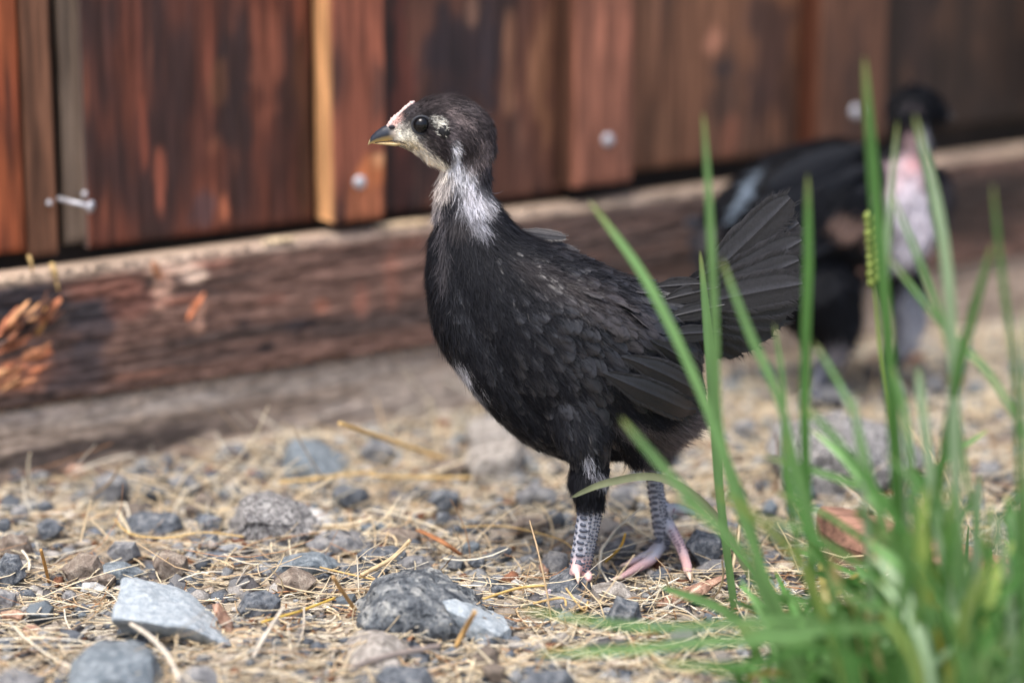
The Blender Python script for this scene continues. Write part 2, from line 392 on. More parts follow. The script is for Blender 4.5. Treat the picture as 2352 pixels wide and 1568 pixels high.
lf = plank_cols(22, c(170, 148, 134), c(132, 112, 102), c(198, 180, 166), .4, .35, LB)
def lcol(s, z, o):
    C = lf(s, z, o)
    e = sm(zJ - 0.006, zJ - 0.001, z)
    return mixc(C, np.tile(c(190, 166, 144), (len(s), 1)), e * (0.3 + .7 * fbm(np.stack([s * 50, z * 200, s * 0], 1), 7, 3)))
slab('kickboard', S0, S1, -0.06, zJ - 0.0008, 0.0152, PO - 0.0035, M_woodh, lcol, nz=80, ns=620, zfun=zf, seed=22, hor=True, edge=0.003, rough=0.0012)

def tube(path, rad, nseg=8, cap=True, ell=None):
    """path list of Vector, rad list -> verts, quads"""
    path = [Vector(p) for p in path]; V = []; n = len(path)
    prev = None
    for i, p in enumerate(path):
        tg = (path[min(i + 1, n - 1)] - path[max(i - 1, 0)]).normalized()
        ref = Vector((0, 1, 0)) if abs(tg.y) < .9 else Vector((1, 0, 0))
        a = (ref - tg * ref.dot(tg)).normalized() if prev is None else (prev - tg * prev.dot(tg)).normalized()
        prev = a; b_ = tg.cross(a)
        r = rad[i] if hasattr(rad, '__len__') else rad
        for k in range(nseg):
            th = 2 * math.pi * k / nseg
            V.append(p + a * math.cos(th) * r + b_ * math.sin(th) * r)
    F = [[i * nseg + k, i * nseg + (k + 1) % nseg, (i + 1) * nseg + (k + 1) % nseg, (i + 1) * nseg + k] for i in range(n - 1) for k in range(nseg)]
    if cap:
        F.append(list(range(nseg))[::-1]); F.append([(n - 1) * nseg + k for k in range(nseg)])
    return V, F
def pyobj(name, V, F, mat, parent=None, loc=None, smooth=True, cols=None):
    me = bpy.data.meshes.new(name); me.from_pydata([tuple(v) for v in V], [], F); me.update()
    if smooth:
        me.polygons.foreach_set('use_smooth', np.ones(len(me.polygons), bool))
    if cols is not None: set_cols(me, cols)
    return link(name, me, mat, parent, loc)
def fpt(px, py, off):
    s, z = onF(px, py, off); return U * s + NF * off + Vector((0, 0, z))
def nail(px, py, off, r):
    p = fpt(px, py, off)
    V, F = tube([p - NF * .002, p + NF * .0006, p + NF * .0014, p + NF * .0018], [r * .98, r, r * .85, r * .3], 16)
    pyobj('nail', V, F, M_metal, fence)
nail(826, 419, 0.0352, 0.0040); nail(1396, 322, 0.0352, 0.0040); nail(1966, 257, 0.0352, 0.0044); nail(113, 466, 0.0106, 0.0016)
a, b2 = fpt(134, 456, 0.016), fpt(205, 474, 0.034)
mid = fpt(165, 464, 0.026)
V, F = tube([a, mid, b2], [0.0013, .0013, .0013], 8); nl = pyobj('bent_nail', V, F, M_metal, fence)
V, F = tube([b2 - U * .0, b2 + (b2 - mid).normalized() * .0018], [0.0034, .0034], 14); pyobj('nail_head', V, F, M_metal, nl)
p = fpt(196, 447, 0.008); V, F = tube([p - NF * .001, p + NF * .0012], [.0022, .0018], 12); pyobj('nail', V, F, M_metal, fence)
# splintered wood at the left end of the upper kickboard
def splinter(px0, py0, px1, py1, w, off0, off1, col):
    p0, p1 = fpt(px0, py0, off0), fpt(px1, py1, off1)
    k = pxm(.1) * w / 2; d = (p1 - p0).normalized(); sd_ = d.cross(NF).normalized()
    V = []; n = 7
    for i in range(n):
        t_ = i / (n - 1); wd = k * (math.sin(math.pi * min(1, t_ * .9 + .1)) * .8 + .2) * (0.8 + .4 * random.random()); q = p0.lerp(p1, t_)
        V += [q - sd_ * wd, q + NF * (.35 * wd + .001), q + sd_ * wd, q - NF * (.3 * wd)]
    F = [[i * 4 + j, i * 4 + (j + 1) % 4, (i + 1) * 4 + (j + 1) % 4, (i + 1) * 4 + j] for i in range(n - 1) for j in range(4)] + [[3, 2, 1, 0], [(n - 1) * 4 + j for j in range(4)]]
    cols = np.array([col * (0.75 + .5 * random.random()) for _ in V])
    o = pyobj('splinter', V, F, M_wood, fence, smooth=False, cols=cols)
rs_ = random.Random(12)
OR_ = [c(184, 122, 84), c(150, 94, 66), c(206, 150, 104), c(110, 72, 56), c(172, 104, 70), c(70, 52, 46)]
for i in range(26):                       # torn wood fibres round the broken corner
    t_ = rs_.random(); x0_ = rs_.uniform(-30, 96); y0_ = 800 - .55 * x0_ + rs_.uniform(-46, 8)
    L_ = rs_.uniform(34, 90); an = R(rs_.uniform(18, 50)); z_ = rs_.uniform(-.001, .004)
    splinter(x0_, y0_, x0_ + L_ * math.cos(an), y0_ - L_ * math.sin(an), rs_.uniform(8, 20), PO + z_, PO + z_ + rs_.uniform(0, .005), OR_[rs_.randrange(6)])
splinter(84, 770, 104, 704, 34, PO - .001, PO + .002, c(214, 158, 96))
splinter(70, 775, 108, 668, 16, PO + .001, PO + .010, c(110, 76, 62))
for i in range(16):                       # rough raw wood below it
    x0_ = rs_.uniform(-50, 90); y0_ = 905 - .5 * x0_ - rs_.uniform(0, 60)
    splinter(x0_, y0_, x0_ + rs_.uniform(30, 60), y0_ - rs_.uniform(14, 34), rs_.uniform(12, 26), PO - .001, PO + .002, OR_[(0, 2, 4)[rs_.randrange(3)]])
splinter(430, 735, 470, 672, 20, PO, PO + .004, c(190, 116, 80))
splinter(370, 640, 350, 600, 24, PO, PO + .003, c(206, 146, 110))
splinter(600, 558, 680, 546, 16, PO - .004, PO - .001, c(206, 184, 150))
splinter(860, 524, 990, 508, 26, PO - .006, PO - .002, c(196, 170, 136))

# ------------------------------------------------------------------ stones
def stone_mesh(name, pts, depth, seed, rough=1.0, cuts=3, Y=None, sink=0.0):
    """pts: outline in photo px; the stone is a hull of that outline swept through its real depth"""
    rs = random.Random(seed)
    ys_ = [p[1] for p in pts]; xm = sum(p[0] for p in pts) / len(pts); yb = max(ys_)
    g = onG(xm, yb - 2, 0.0); Yc = (g.y + depth * .42) if Y is None else Y
    cx, cy = xm, sum(ys_) / len(ys_)
    P = []
    if len(pts[0]) == 3:
        P = [onY(x, y, g.y + dy) for (x, y, dy) in pts]; pts = []; Yc = g.y + .015
    for (x, y) in pts:
        P.append(onY(x, y, Yc + rs.uniform(-.18, .18) * depth))
        for sgn in (-1, 1):
            k = rs.uniform(.55, .85)
            xx = cx + (x - cx) * k; yy = cy + (y - cy) * (k if sgn < 0 else k * .9)
            q = onY(xx, yy, Yc); P.append(q + Vector((0, sgn * depth * rs.uniform(.36, .52), 0)))
    bm = bmesh.new()
    for p_ in P: bm.verts.new(p_)
    r = bmesh.ops.convex_hull(bm, input=bm.verts)
    bmesh.ops.delete(bm, geom=[v for v in bm.verts if not v.link_faces], context='VERTS')
    org = Vector((sum(v.co.x for v in bm.verts) / len(bm.verts), Yc, 0))
    size = max((v.co.x for v in bm.verts)) - min((v.co.x for v in bm.verts))
    bmesh.ops.bevel(bm, geom=list(bm.edges), offset=size * .011, segments=1, affect='EDGES', clamp_overlap=True)
    bmesh.ops.triangulate(bm, faces=bm.faces)
    for _ in range(cuts):
        L = size * (.22 / (1.7 ** _))
        es = [e for e in bm.edges if e.calc_length() > L]
        if es: bmesh.ops.subdivide_edges(bm, edges=es, cuts=1, use_grid_fill=False)
        bmesh.ops.triangulate(bm, faces=[f for f in bm.faces if len(f.verts) > 3])
    bm.normal_update()
    off = Vector((seed * 3.7, seed * 1.3, 0))
    for v in bm.verts:
        q = v.co / size
        d = (mnoise.fractal(q * 4 + off, 1.0, 2.0, 4)) * .026 + mnoise.noise(q * 22 + off) * .006 + (mnoise.ridged_multi_fractal(q * 3 + off, 1.0, 2.0, 3, 1.0, 2.0) - 1) * .010
        v.co = v.co + v.normal * d * size * rough
    for v in bm.verts: v.co -= org
    me = bpy.data.meshes.new(name); bm.to_mesh(me); bm.free()
    me.polygons.foreach_set('use_smooth', np.ones(len(me.polygons), bool))
    try: me.set_sharp_from_angle(angle=R(20))
    except Exception: pass
    return me, org
def box_poly(x0, y0, x1, y1, seed):
    rs = random.Random(seed); n = rs.choice((5, 6, 7)); out = []
    ph = rs.uniform(0, 6.28)
    for i in range(n):
        a_ = ph + i * 2 * math.pi / n + rs.uniform(-.3, .3)
        r_ = rs.uniform(.88, 1.0)
        out.append([math.cos(a_) * r_, math.sin(a_) * r_])
    mx = [min(p[0] for p in out), max(p[0] for p in out), min(p[1] for p in out), max(p[1] for p in out)]
    return [(x0 + (p[0] - mx[0]) / (mx[1] - mx[0]) * (x1 - x0), y0 + (p[1] - mx[2]) / (mx[3] - mx[2]) * (y1 - y0)) for p in out]
_sid = [100]
def stone(spec, style, label, depth=None, rough=1.0, cuts=3, name='stone', cat='stone', group=None, Y=None):
    _sid[0] += 1; sd_ = _sid[0]
    if len(spec) == 4 and not hasattr(spec[0], '__len__'):
        pts = box_poly(*spec, sd_)
    else: pts = spec
    wpx = max(p[0] for p in pts) - min(p[0] for p in pts); hpx = max(p[1] for p in pts) - min(p[1] for p in pts)
    yb = max(p[1] for p in pts)
    k = pxm(onG(1176, yb).y)
    dp = depth if depth else k * (wpx * .55 + hpx * .45)
    me, org = stone_mesh(name, pts, dp, sd_, rough, cuts, Y)
    o = link(name, me, RM[style], None, org)
    return tag(o, label, cat, group)

stone([(280, 1329, .030), (287, 1326, .034), (340, 1334, .04), (431, 1352, .04), (505, 1425, .03), (542, 1484, .004), (525, 1482, .0), (256, 1426, .0), (262, 1418, -.002), (330, 1428, -.004), (440, 1440, -.004), (300, 1470, .022), (470, 1484, .020), (420, 1440, .05), (300, 1400, .05)], 'blue', 'pale blue grey slab with a sharp upturned left corner, left foreground', .045, .9, 4)
stone([(514, 1250), (535, 1195), (555, 1149), (600, 1141), (660, 1146), (694, 1160), (742, 1205), (700, 1240), (640, 1256), (570, 1258)], 'gran', 'large speckled granite rock lying left of the chick', .05, 1.6, 4)
stone([(700, 1165), (735, 1176), (772, 1201), (745, 1216), (700, 1210)], 'white', 'whitish quartz knob at the right end of the granite rock', .02)
stone([(818, 1400), (822, 1385), (862, 1352), (915, 1328), (970, 1317), (1000, 1330), (1075, 1382), (1150, 1432), (1120, 1455), (1000, 1468), (900, 1462), (826, 1432)], 'pit', 'big dark pitted rock peaking in the centre foreground', .06, 1.8, 4)
stone([(780, 1500), (800, 1470), (880, 1460), (945, 1490), (935, 1525), (830, 1530)], 'beige', 'low pale grey stone in front of the dark pitted rock', .05)
stone([(1012, 1372), (1062, 1384), (1172, 1440), (1176, 1468), (1110, 1466), (1040, 1430)], 'blue', 'light grey wedge against the right flank of the pitted rock', .03)
stone([(1755, 1025), (1782, 998), (1859, 971), (1937, 962), (2054, 984), (2136, 1057), (2050, 1116), (1891, 1129), (1828, 1102), (1769, 1070)], 'gran', 'large speckled grey rock behind the grass on the right', .09, 1.3, 4)
stone([(645, 1090), (652, 1040), (668, 1014), (720, 1022), (805, 1062), (790, 1092), (700, 1100)], 'slate', 'blue grey wedge stone with a pale left edge near the kickboard', .05, .7)
stone([(1062, 1060), (1080, 1025), (1190, 1014), (1209, 1030), (1200, 1090), (1160, 1110), (1090, 1100)], 'beige', 'squared pale beige block just left of the chick belly', .05, .9)
stone((1070, 955, 1215, 1040), 'beige', 'rounded pale stone behind the squared beige block', .05)
stone((982, 1052, 1076, 1096), 'brown', 'low tan stone against the left side of the beige block')
stone((821, 1015, 915, 1066), 'grey', 'soft grey stone between the blue wedge and the long straw')
stone((487, 1018, 577, 1068), 'grey', 'pale grey stone against the kickboard left of the blue wedge')
stone((364, 1040, 403, 1080), 'grey', 'small upright grey stone at the foot of the kickboard')
stone((310, 1050, 352, 1080), 'grey', 'small low stone left of the upright one by the kickboard')
stone((206, 1081, 300, 1160), 'grey', 'angular grey stone standing at the back left')
stone((386, 1089, 467, 1134), 'grey', 'rounded grey stone with straw across, behind the flat dark stone')
stone((320, 1113, 384, 1144), 'dark', 'low dark stone right of the angular grey stone')
stone((270, 1178, 424, 1230), 'dark', 'long flat dark stone left of the granite rock')
stone((465, 1184, 516, 1226), 'dark', 'small dark triangular stone touching the granite rock')
stone((424, 1158, 462, 1184), 'brown', 'tiny brown stone above the long flat dark stone')
stone((442, 1132, 494, 1172), 'brown', 'tilted brown stone behind the granite rock')
stone((244, 1242, 328, 1300), 'grey', 'grey sandy stone leaning over the paler blue chip')
stone((142, 1268, 245, 1346), 'brown', 'brown grey lump left of the sandy stone')
stone((222, 1290, 332, 1340), 'slate', 'light blue grey chip in front of the sandy stone')
stone((347, 1262, 433, 1332), 'brown', 'rounded brown stone with a dark shaded side, left of centre')
stone((180, 1312, 268, 1352), 'brown', 'dark brown flat chip in front of the brown grey lump')
stone((182, 1336, 247, 1360), 'white', 'small white chip behind the pale blue slab')
stone((-8, 1224, 80, 1290), 'brown', 'smooth brown stone cut by the left picture edge')
stone((-10, 1270, 62, 1350), 'dark', 'dark cracked stone at the left edge below the brown one')
stone((-20, 1350, 40, 1412), 'grey', 'grey stone at the left edge beside the pale slab')
stone((38, 1355, 84, 1382), 'dark', 'dark chip between the left edge stones and the slab')
stone((82, 1188, 152, 1242), 'dark', 'bluish dark lump left of the long flat dark stone')
stone((22, 1158, 70, 1202), 'grey', 'small grey stone at the back left edge')
stone((-8, 1190, 26, 1226), 'dark', 'small dark stone half cut by the left edge')
stone((84, 1150, 126, 1180), 'dark', 'small dark stone behind the bluish lump')
stone((-6, 1068, 62, 1108), 'dark', 'dark grey stone at the far left foot of the fence')
stone((66, 1080, 116, 1110), 'grey', 'grey pebble near the pale bark flake at the fence foot')
stone((619, 1300, 728, 1378), 'brown', 'angular brown grey stone left of the pitted rock')
stone((626, 1270, 790, 1334), 'slate', 'flat bluish stone behind the angular brown grey one')
stone((544, 1354, 646, 1430), 'dark', 'dark stones mound between the pale slab and pitted rock')
stone((465, 1266, 504, 1294), 'dark', 'round dark pebble under a thin straw left of centre')
stone((700, 1218, 862, 1272), 'grey', 'flat grey slab right of the granite rock')
stone((140, 1355, 178, 1384), 'grey', 'small grey tooth shaped stone left of the pale slab')
stone([(150, 1600), (160, 1530), (200, 1496), (290, 1490), (350, 1510), (384, 1560), (380, 1610)], 'slate', 'big blue grey rock cut by the bottom edge on the left', .06)
stone((-30, 1530, 100, 1620), 'grey', 'grey rock in the bottom left corner')
stone((400, 1530, 520, 1600), 'grey', 'blurred grey stone at the bottom edge right of the blue one')
stone((1181, 1108, 1281, 1174), 'grey', 'grey stone left of the feathered hock')
stone((1166, 1184, 1262, 1234), 'brown', 'brown grey stone left of the scaled shank')
stone((1250, 1170, 1300, 1215), 'dark', 'dark stone close behind the near shank')
stone((1395, 1115, 1470, 1175), 'grey', 'grey stone between the chick legs')
stone((982, 1122, 1056, 1174), 'dark', 'dark stone in the straw below the beige block')
stone((757, 1117, 853, 1160), 'dark', 'dark grey stone beside the end of the long straw stalk')
stone((1000, 1176, 1037, 1208), 'dark', 'small dark tooth of stone standing in the straw')
stone((898, 1176, 930, 1204), 'dark', 'small black pebble left of the standing tooth stone')
stone((827, 1196, 887, 1224), 'slate', 'small bluish flat stone right of the quartz knob')
stone((864, 1207, 968, 1262), 'brown', 'smooth reddish brown stone beside the brown leaf ribbon')
stone((817, 1254, 938, 1312), 'dark', 'dark bluish stone in front of the reddish brown one')
stone((904, 1276, 996, 1322), 'grey', 'grey veined stone behind the pitted rock peak')
stone((1129, 1252, 1176, 1288), 'dark', 'dark pyramid pebble left of the foot')
stone((1042, 1244, 1104, 1276), 'slate', 'blue grey stone at the end of the leaf ribbon')
stone((1020, 1280, 1066, 1306), 'dark', 'black pebble between the leaf ribbon and the pitted rock')
stone((1072, 1280, 1116, 1306), 'dark', 'second black pebble, the one nearer the dark pyramid')
stone((1369, 1232, 1464, 1280), 'grey', 'grey wedge stone between the two feet')
stone((1237, 1262, 1308, 1320), 'grey', 'grey stone just left of the near foot')
stone([(1250, 1362), (1262, 1335), (1310, 1312), (1352, 1330), (1362, 1358), (1320, 1372)], 'dark', 'dark stone under the near foot claw', .03, 1.2)
stone((1354, 1342, 1474, 1388), 'beige', 'pale stone in front of the near foot')
stone((1241, 1362, 1352, 1404), 'grey', 'long grey stone below the dark stone of the near foot')
stone((1391, 1368, 1476, 1450), 'dark', 'dark jagged stone in front of the pale one')
stone((1480, 1425, 1545, 1460), 'dark', 'small dark stone right of the jagged one')
stone((1125, 1340, 1180, 1368), 'dark', 'dark pebble left of the near foot toes')
stone((1574, 1215, 1668, 1302), 'dark', 'dark grey stone right of the far foot')
stone((1600, 1285, 1700, 1330), 'grey', 'flat grey stone in front of the one beside the far foot')
stone([(1760, 1225), (1782, 1195), (1806, 1215), (1816, 1262), (1775, 1262)], 'grey', 'upright light grey flake among the grass stems', .015)
stone((1732, 1096, 1758, 1132), 'dark', 'tiny dark stone left of the large speckled rock')
stone((1674, 962, 1750, 1012), 'grey', 'pale blurred stone behind the chick rump')
stone((1760, 1000, 1800, 1030), 'beige', 'small pale stone touching the back of the large speckled rock')
stone((1823, 1290, 1890, 1332), 'grey', 'flat grey stone behind the front grass stems')
stone((1975, 1290, 2060, 1335), 'dark', 'dark stone in front of the red wood piece')
stone((1190, 1540, 1330, 1610), 'dark', 'blurred dark stone at the bottom edge under the grass')
stone((860, 1530, 1000, 1600), 'dark', 'dark stone under the grey stick at the bottom edge')
stone((1900, 1030, 1940, 1060), 'grey', 'small grey stone against the front of the speckled rock')
stone((2240, 1060, 2300, 1110), 'grey', 'grey stone at the back right edge')
stone((1860, 880, 1960, 930), 'grey', 'flat pale stone under the second chick foot')
stone((2020, 880, 2080, 915), 'grey', 'grey stone right of the second chick feet')
# bark flakes and wood pieces
def flake(pts, style, label, depth=.012, rough=.8):
    return stone(pts, style, label, depth, rough, 3, 'bark_flake', 'bark flake')
flake([(146, 1082), (160, 1066), (186, 1064), (204, 1086), (170, 1098)], 'bark', 'pale orange bark flake at the foot of the kickboard')
flake([(487, 1388), (500, 1384), (530, 1420), (542, 1456), (525, 1462), (505, 1420)], 'bark', 'orange bark flake behind the right end of the pale slab')
flake([(0, 1405), (30, 1400), (62, 1412), (50, 1424), (5, 1424)], 'bark', 'red brown bark flake near the left edge')
flake([(52, 1440), (80, 1438), (98, 1452), (60, 1462)], 'bark', 'small red brown flake left of the pale slab')
flake([(1237, 1300), (1248, 1290), (1262, 1300), (1262, 1322), (1246, 1322)], 'bark', 'crumpled orange leaf scrap by the near foot')
flake([(1497, 1392), (1540, 1362), (1600, 1344), (1680, 1318), (1640, 1352), (1560, 1384)], 'bark', 'long thin pinkish bark strip in front of the far foot', .010)

def wood_piece():
    o = empty('wood_offcut', onG(2090, 1290), 'split reddish brown wood offcut lying behind the grass on the right', 'wood')
    p0, p1 = onG(1898, 1205, .012), onG(2330, 1360, .012)
    d = (p1 - p0).normalized(); sdv = Vector((-d.y, d.x, 0)).normalized()
    n = 40; m_ = 10; V = []; C = []
    for i in range(n):
        t_ = i / (n - 1); q = p0.lerp(p1, t_); hw = .016 * (0.5 + .5 * min(1, t_ * 5)) 
        for j in range(m_):
            th = 2 * math.pi * j / m_
            x_, z_ = math.cos(th), math.sin(th)
            x_ = math.copysign(abs(x_) ** .6, x_); z_ = math.copysign(abs(z_) ** .6, z_)
            nz_ = mnoise.noise(Vector((t_ * 6, j * 1.7, 3))) * .0025
            V.append(q + sdv * (x_ * hw + nz_) + Vector((0, 0, z_ * .011 + nz_)) - o.location)
            C.append(c(140, 106, 90) * (0.55 + .8 * (mnoise.noise(Vector((t_ * 4, j * 2.3, 1))) * .5 + .5)))
    F = [[i * m_ + j, i * m_ + (j + 1) % m_, (i + 1) * m_ + (j + 1) % m_, (i + 1) * m_ + j] for i in range(n - 1) for j in range(m_)] + [list(range(m_))[::-1], [(n - 1) * m_ + j for j in range(m_)]]
    pyobj('heartwood', V, F, M_woodh, o, smooth=False, cols=np.array(C))
    V2 = [v + sdv * 0 - Vector((0, .010, .007)) for v in V]
    pyobj('bark', [Vector((v.x, v.y, v.z * .55 - .004)) for v in V2], F, M_woodh, o, smooth=False, cols=np.array(C) * np.array((.55, .6, .7)))
wood_piece()

# medium stones scattered between the placed ones
placed = [o for o in bpy.data.objects if o.name.startswith('stone')]
pl = np.array([[o.location.x, o.location.y] for o in placed])
protos = []
for k_ in range(10):
    me, _ = stone_mesh('stone', box_poly(1150, 1260, 1226, 1316, 900 + k_), .013, 900 + k_, 1.3, 2)
    co = np.zeros(len(me.vertices) * 3); me.vertices.foreach_get('co', co); co = co.reshape(-1, 3); co -= co.mean(0); co[:, 2] -= co[:, 2].min()
    co /= np.ptp(co[:, 0]); me.vertices.foreach_set('co', co.ravel().astype(np.float32)); me.update()
    protos.append(me)
kinds = ['grey', 'dark', 'brown', 'grey', 'grey', 'slate', 'beige', 'slate']
pm = {}
for me in protos:
    for kd in set(kinds):
        m2 = me.copy(); m2.materials.clear(); m2.materials.append(RM[kd]); pm[(me.name, kd)] = m2
cnt = 0; tries = 0
ANCH = [('granite rock', 640, 1250), ('pale blue slab', 400, 1450), ('big pitted rock', 1000, 1480), ('blue wedge stone', 720, 1092), ('beige block', 1140, 1105), ('speckled rock', 1940, 1120),
        ('near foot', 1330, 1335), ('far foot', 1520, 1290), ('bottom blue rock', 260, 1580), ('upright grey flake', 1788, 1260), ('wood offcut', 2000, 1250), ('brown leaf ribbon', 1010, 1240),
        ('second chick feet', 1950, 905), ('grass clump', 2100, 1545), ('long flat dark stone', 350, 1228), ('angular grey stone', 250, 1158), ('white leaning straw', 600, 1460), ('long straw stalk', 900, 1056), ('pale bark flake', 175, 1095), ('short orange stalk', 110, 1340)]
AW = [(nm_, onG(x_, y_)) for nm_, x_, y_ in ANCH]; GR = []
while cnt < 235 and tries < 9000:
    tries += 1
    x, y = random.uniform(-.36, .44), random.uniform(-.24, .46)
    pt = Vector((x, y, 0)); s_ = (pt - FA).dot(NF)
    if s_ < 0.05 or (-.015 < x < .10 and -.05 < y < .05): continue
    sz = random.choice((.006, .008, .010, .013, .016)) * random.uniform(.8, 1.2)
    if ((pl[:, 0] - x) ** 2 + (pl[:, 1] - y) ** 2).min() < (sz * .8 + .006) ** 2: continue
    qx, qy = to_px(np.array([[x, y, sz * .5]]))
    if not (-12 < qx[0] < 2364 and qy[0] < 1585): continue
    kd = random.choice(kinds); me = random.choice(protos)
    o = bpy.data.objects.new('gravel_stone', pm[(me.name, kd)]); COL.objects.link(o)
    o.location = (x, y, -sz * .26); o.scale = (sz, sz * random.uniform(.7, 1.2), sz * random.uniform(.55, 1.05)); o.rotation_euler = (random.uniform(-.4, .4), random.uniform(-.4, .4), random.uniform(0, 6.28))
    nm = {'grey': 'small grey', 'dark': 'small dark', 'brown': 'small brown', 'slate': 'small bluish', 'beige': 'small pale'}[kd]
    best = min(AW, key=lambda q_: (q_[1].x - x) ** 2 + (q_[1].y - y) ** 2); ddx, ddy = x - best[1].x, y - best[1].y
    side_ = ('right of' if ddx > 0 else 'left of') if abs(ddx) > abs(ddy) else ('behind' if ddy > 0 else 'in front of')
    GR.append((o, nm, side_, best[0], math.hypot(ddx, ddy)))
    pl = np.vstack([pl, [x, y]]); cnt += 1

NTH = ['closest', 'second closest', 'third closest', 'fourth closest', 'fifth closest', 'sixth closest', 'seventh closest', 'eighth closest', 'ninth closest', 'tenth closest', 'eleventh closest', 'twelfth closest', 'thirteenth closest', 'fourteenth closest']
bykey = {}
for q_ in GR: bykey.setdefault(q_[1:4], []).append(q_)
for (nm, side_, an), L_ in bykey.items():
    L_.sort(key=lambda q_: q_[4])
    for i_, q_ in enumerate(L_):
        lab = nm + ' gravel stone ' + side_ + ' the ' + an
        if len(L_) > 1: lab += ', the ' + NTH[min(i_, 13)]
        tag(q_[0], lab, 'stone', nm + ' gravel stones among the straw')

# fine gravel chips (stuff)
def ico():
    bm = bmesh.new(); bmesh.ops.create_icosphere(bm, subdivisions=1, radius=1)
    V = np.array([v.co[:] for v in bm.verts]); F = np.array([[v.index for v in f.verts] for f in bm.faces]); bm.free(); return V, F
IV, IF = ico()
def scatter_xy(n, x0=-.40, x1=.48, y0=-.33, y1=.52, lim=0.038):
    x = rng.uniform(x0, x1, n * 2); y = rng.uniform(y0, y1, n * 2)
    s_ = (x - FA.x) * NF.x + (y - FA.y) * NF.y
    k = s_ > lim; return x[k][:n], y[k][:n]
n = 13000
x, y = scatter_xy(n); n = len(x)
sz = rng.uniform(.0010, .0040, n) * rng.choice([1, 1, 1.4], n)
V = IV[None] * rng.uniform(.45, 1.45, (n, len(IV), 1)) * sz[:, None, None] * np.stack([rng.uniform(.8, 1.4, n), rng.uniform(.8, 1.4, n), rng.uniform(.5, .9, n)], 1)[:, None]
V[:, :, 0] += x[:, None]; V[:, :, 1] += y[:, None]; V[:, :, 2] += (ground_z(x, y) + sz * .25)[:, None]
pal = np.array([c(126, 128, 130), c(88, 93, 100), c(146, 136, 124), c(150, 146, 142), c(112, 76, 58), c(84, 82, 84)])
cc = pal[rng.choice(len(pal), n, p=[.25, .25, .2, .12, .06, .12])] * rng.uniform(.7, 1.3, (n, 1))
F = (IF[None] + (np.arange(n) * len(IV))[:, None, None]).reshape(-1, 3)
me = mesh_np('fine_gravel', V.reshape(-1, 3), F, np.repeat(cc, len(IV), 0))
tag(link('fine_gravel', me, M_peb), 'fine grey and brown gravel chips mixed into the dirt', 'gravel', kind='stuff')

# ------------------------------------------------------------------ straw
def straw_batch(P0, ang, pit, L, wd, cols, bend, k=5):
    """n three sided stalks with k rings"""
    n = len(L); t_ = np.linspace(0, 1, k)
    d = np.stack([np.cos(ang) * np.cos(pit), np.sin(ang) * np.cos(pit), np.sin(pit)], 1)
    sd_ = np.stack([-np.sin(ang), np.cos(ang), np.zeros(n)], 1)
    upv = np.cross(d, sd_)
    upv *= np.sign(upv[:, 2:3] + 1e-9)
    u = (t_ - .5)[None, :, None]
    C = P0[:, None] + d[:, None] * (L[:, None, None] * u) + sd_[:, None] * (bend[:, 0][:, None, None] * L[:, None, None] * (u ** 2 * 2)) - upv[:, None] * (bend[:, 1][:, None, None] * L[:, None, None] * u ** 2 * 2)
    wt = (1 - .5 * np.abs(t_ - .4) ** 2)[None, :, None] * wd[:, None, None]
    ring = np.stack([C + sd_[:, None] * wt, C + upv[:, None] * wt * .55, C - sd_[:, None] * wt], 2)      # n,k,3,3
    V = ring.reshape(-1, 3)
    base = (np.arange(n) * k * 3)[:, None, None]
    i = np.arange(k - 1)[None, :, None] * 3
    q = []
    for a_, b_ in ((0, 1), (1, 2), (2, 0)):
        q.append(np.stack(np.broadcast_arrays(base[..., 0] + i[..., 0] + a_, base[..., 0] + i[..., 0] + b_, base[..., 0] + i[..., 0] + b_ + 3, base[..., 0] + i[..., 0] + a_ + 3), -1).reshape(-1, 4))
    return V, np.concatenate(q), np.repeat(cols, k * 3, 0)
def straw_stuff(name, n, zr, lr, wr, seed, label, ygrow=1.0, box=None):
    x, y = scatter_xy(n) if box is None else scatter_xy(n, *box)
    n = len(x)
    # straw gathers in drifts
    dn = fbm(np.stack([x * 22, y * 22, x * 0], 1), seed, 3); keep = rng.uniform(0, 1, n) < sm(.22, .6, dn) * .85 + .15
    x, y = x[keep], y[keep]; n = len(x)
    z = ground_z(x, y) + rng.uniform(zr[0], zr[1], n)
    ang = rng.uniform(0, 2 * np.pi, n); kx = rng.uniform(0, 1, n) < .4; ang[kx] = rng.normal(0.05, .45, kx.sum())
    pit = rng.normal(0, .13, n); up_ = rng.uniform(0, 1, n) < .06; pit[up_] = rng.uniform(.3, 1.1, up_.sum())
    L = rng.lognormal(np.log(lr), .5, n); wd = rng.lognormal(np.log(wr), .3, n)
    pal = np.array([c(238, 224, 194), c(228, 208, 172), c(245, 237, 218), c(212, 184, 146), c(160, 126, 94), c(206, 196, 180), c(184, 136, 98)])
    cl = pal[rng.choice(7, n, p=[.28, .25, .17, .13, .07, .06, .04])] * rng.uniform(.8, 1.15, (n, 1))
    z += np.maximum(0, np.sin(pit)) * L * .45
    bend = rng.normal(0, .16, (n, 2)); 
    V, F, C = straw_batch(np.stack([x, y, z], 1), ang, pit, L, wd, cl, bend)
    me = mesh_np(name, V, F, C, True)
    return tag(link(name, me, M_straw), label, 'straw', kind='stuff')
straw_stuff('straw_litter', 19000, (.0, .004), .014, .00038, 51, 'bed of fine broken straw pieces covering the dirt')
straw_stuff('loose_straw', 5600, (.002, .008), .028, .00048, 63, 'loose longer dry straw stalks tangled on top of the litter')
straw_stuff('straw_chaff', 9000, (.0, .003), .0065, .00055, 71, 'tiny chaff flecks sprinkled between straw and gravel')

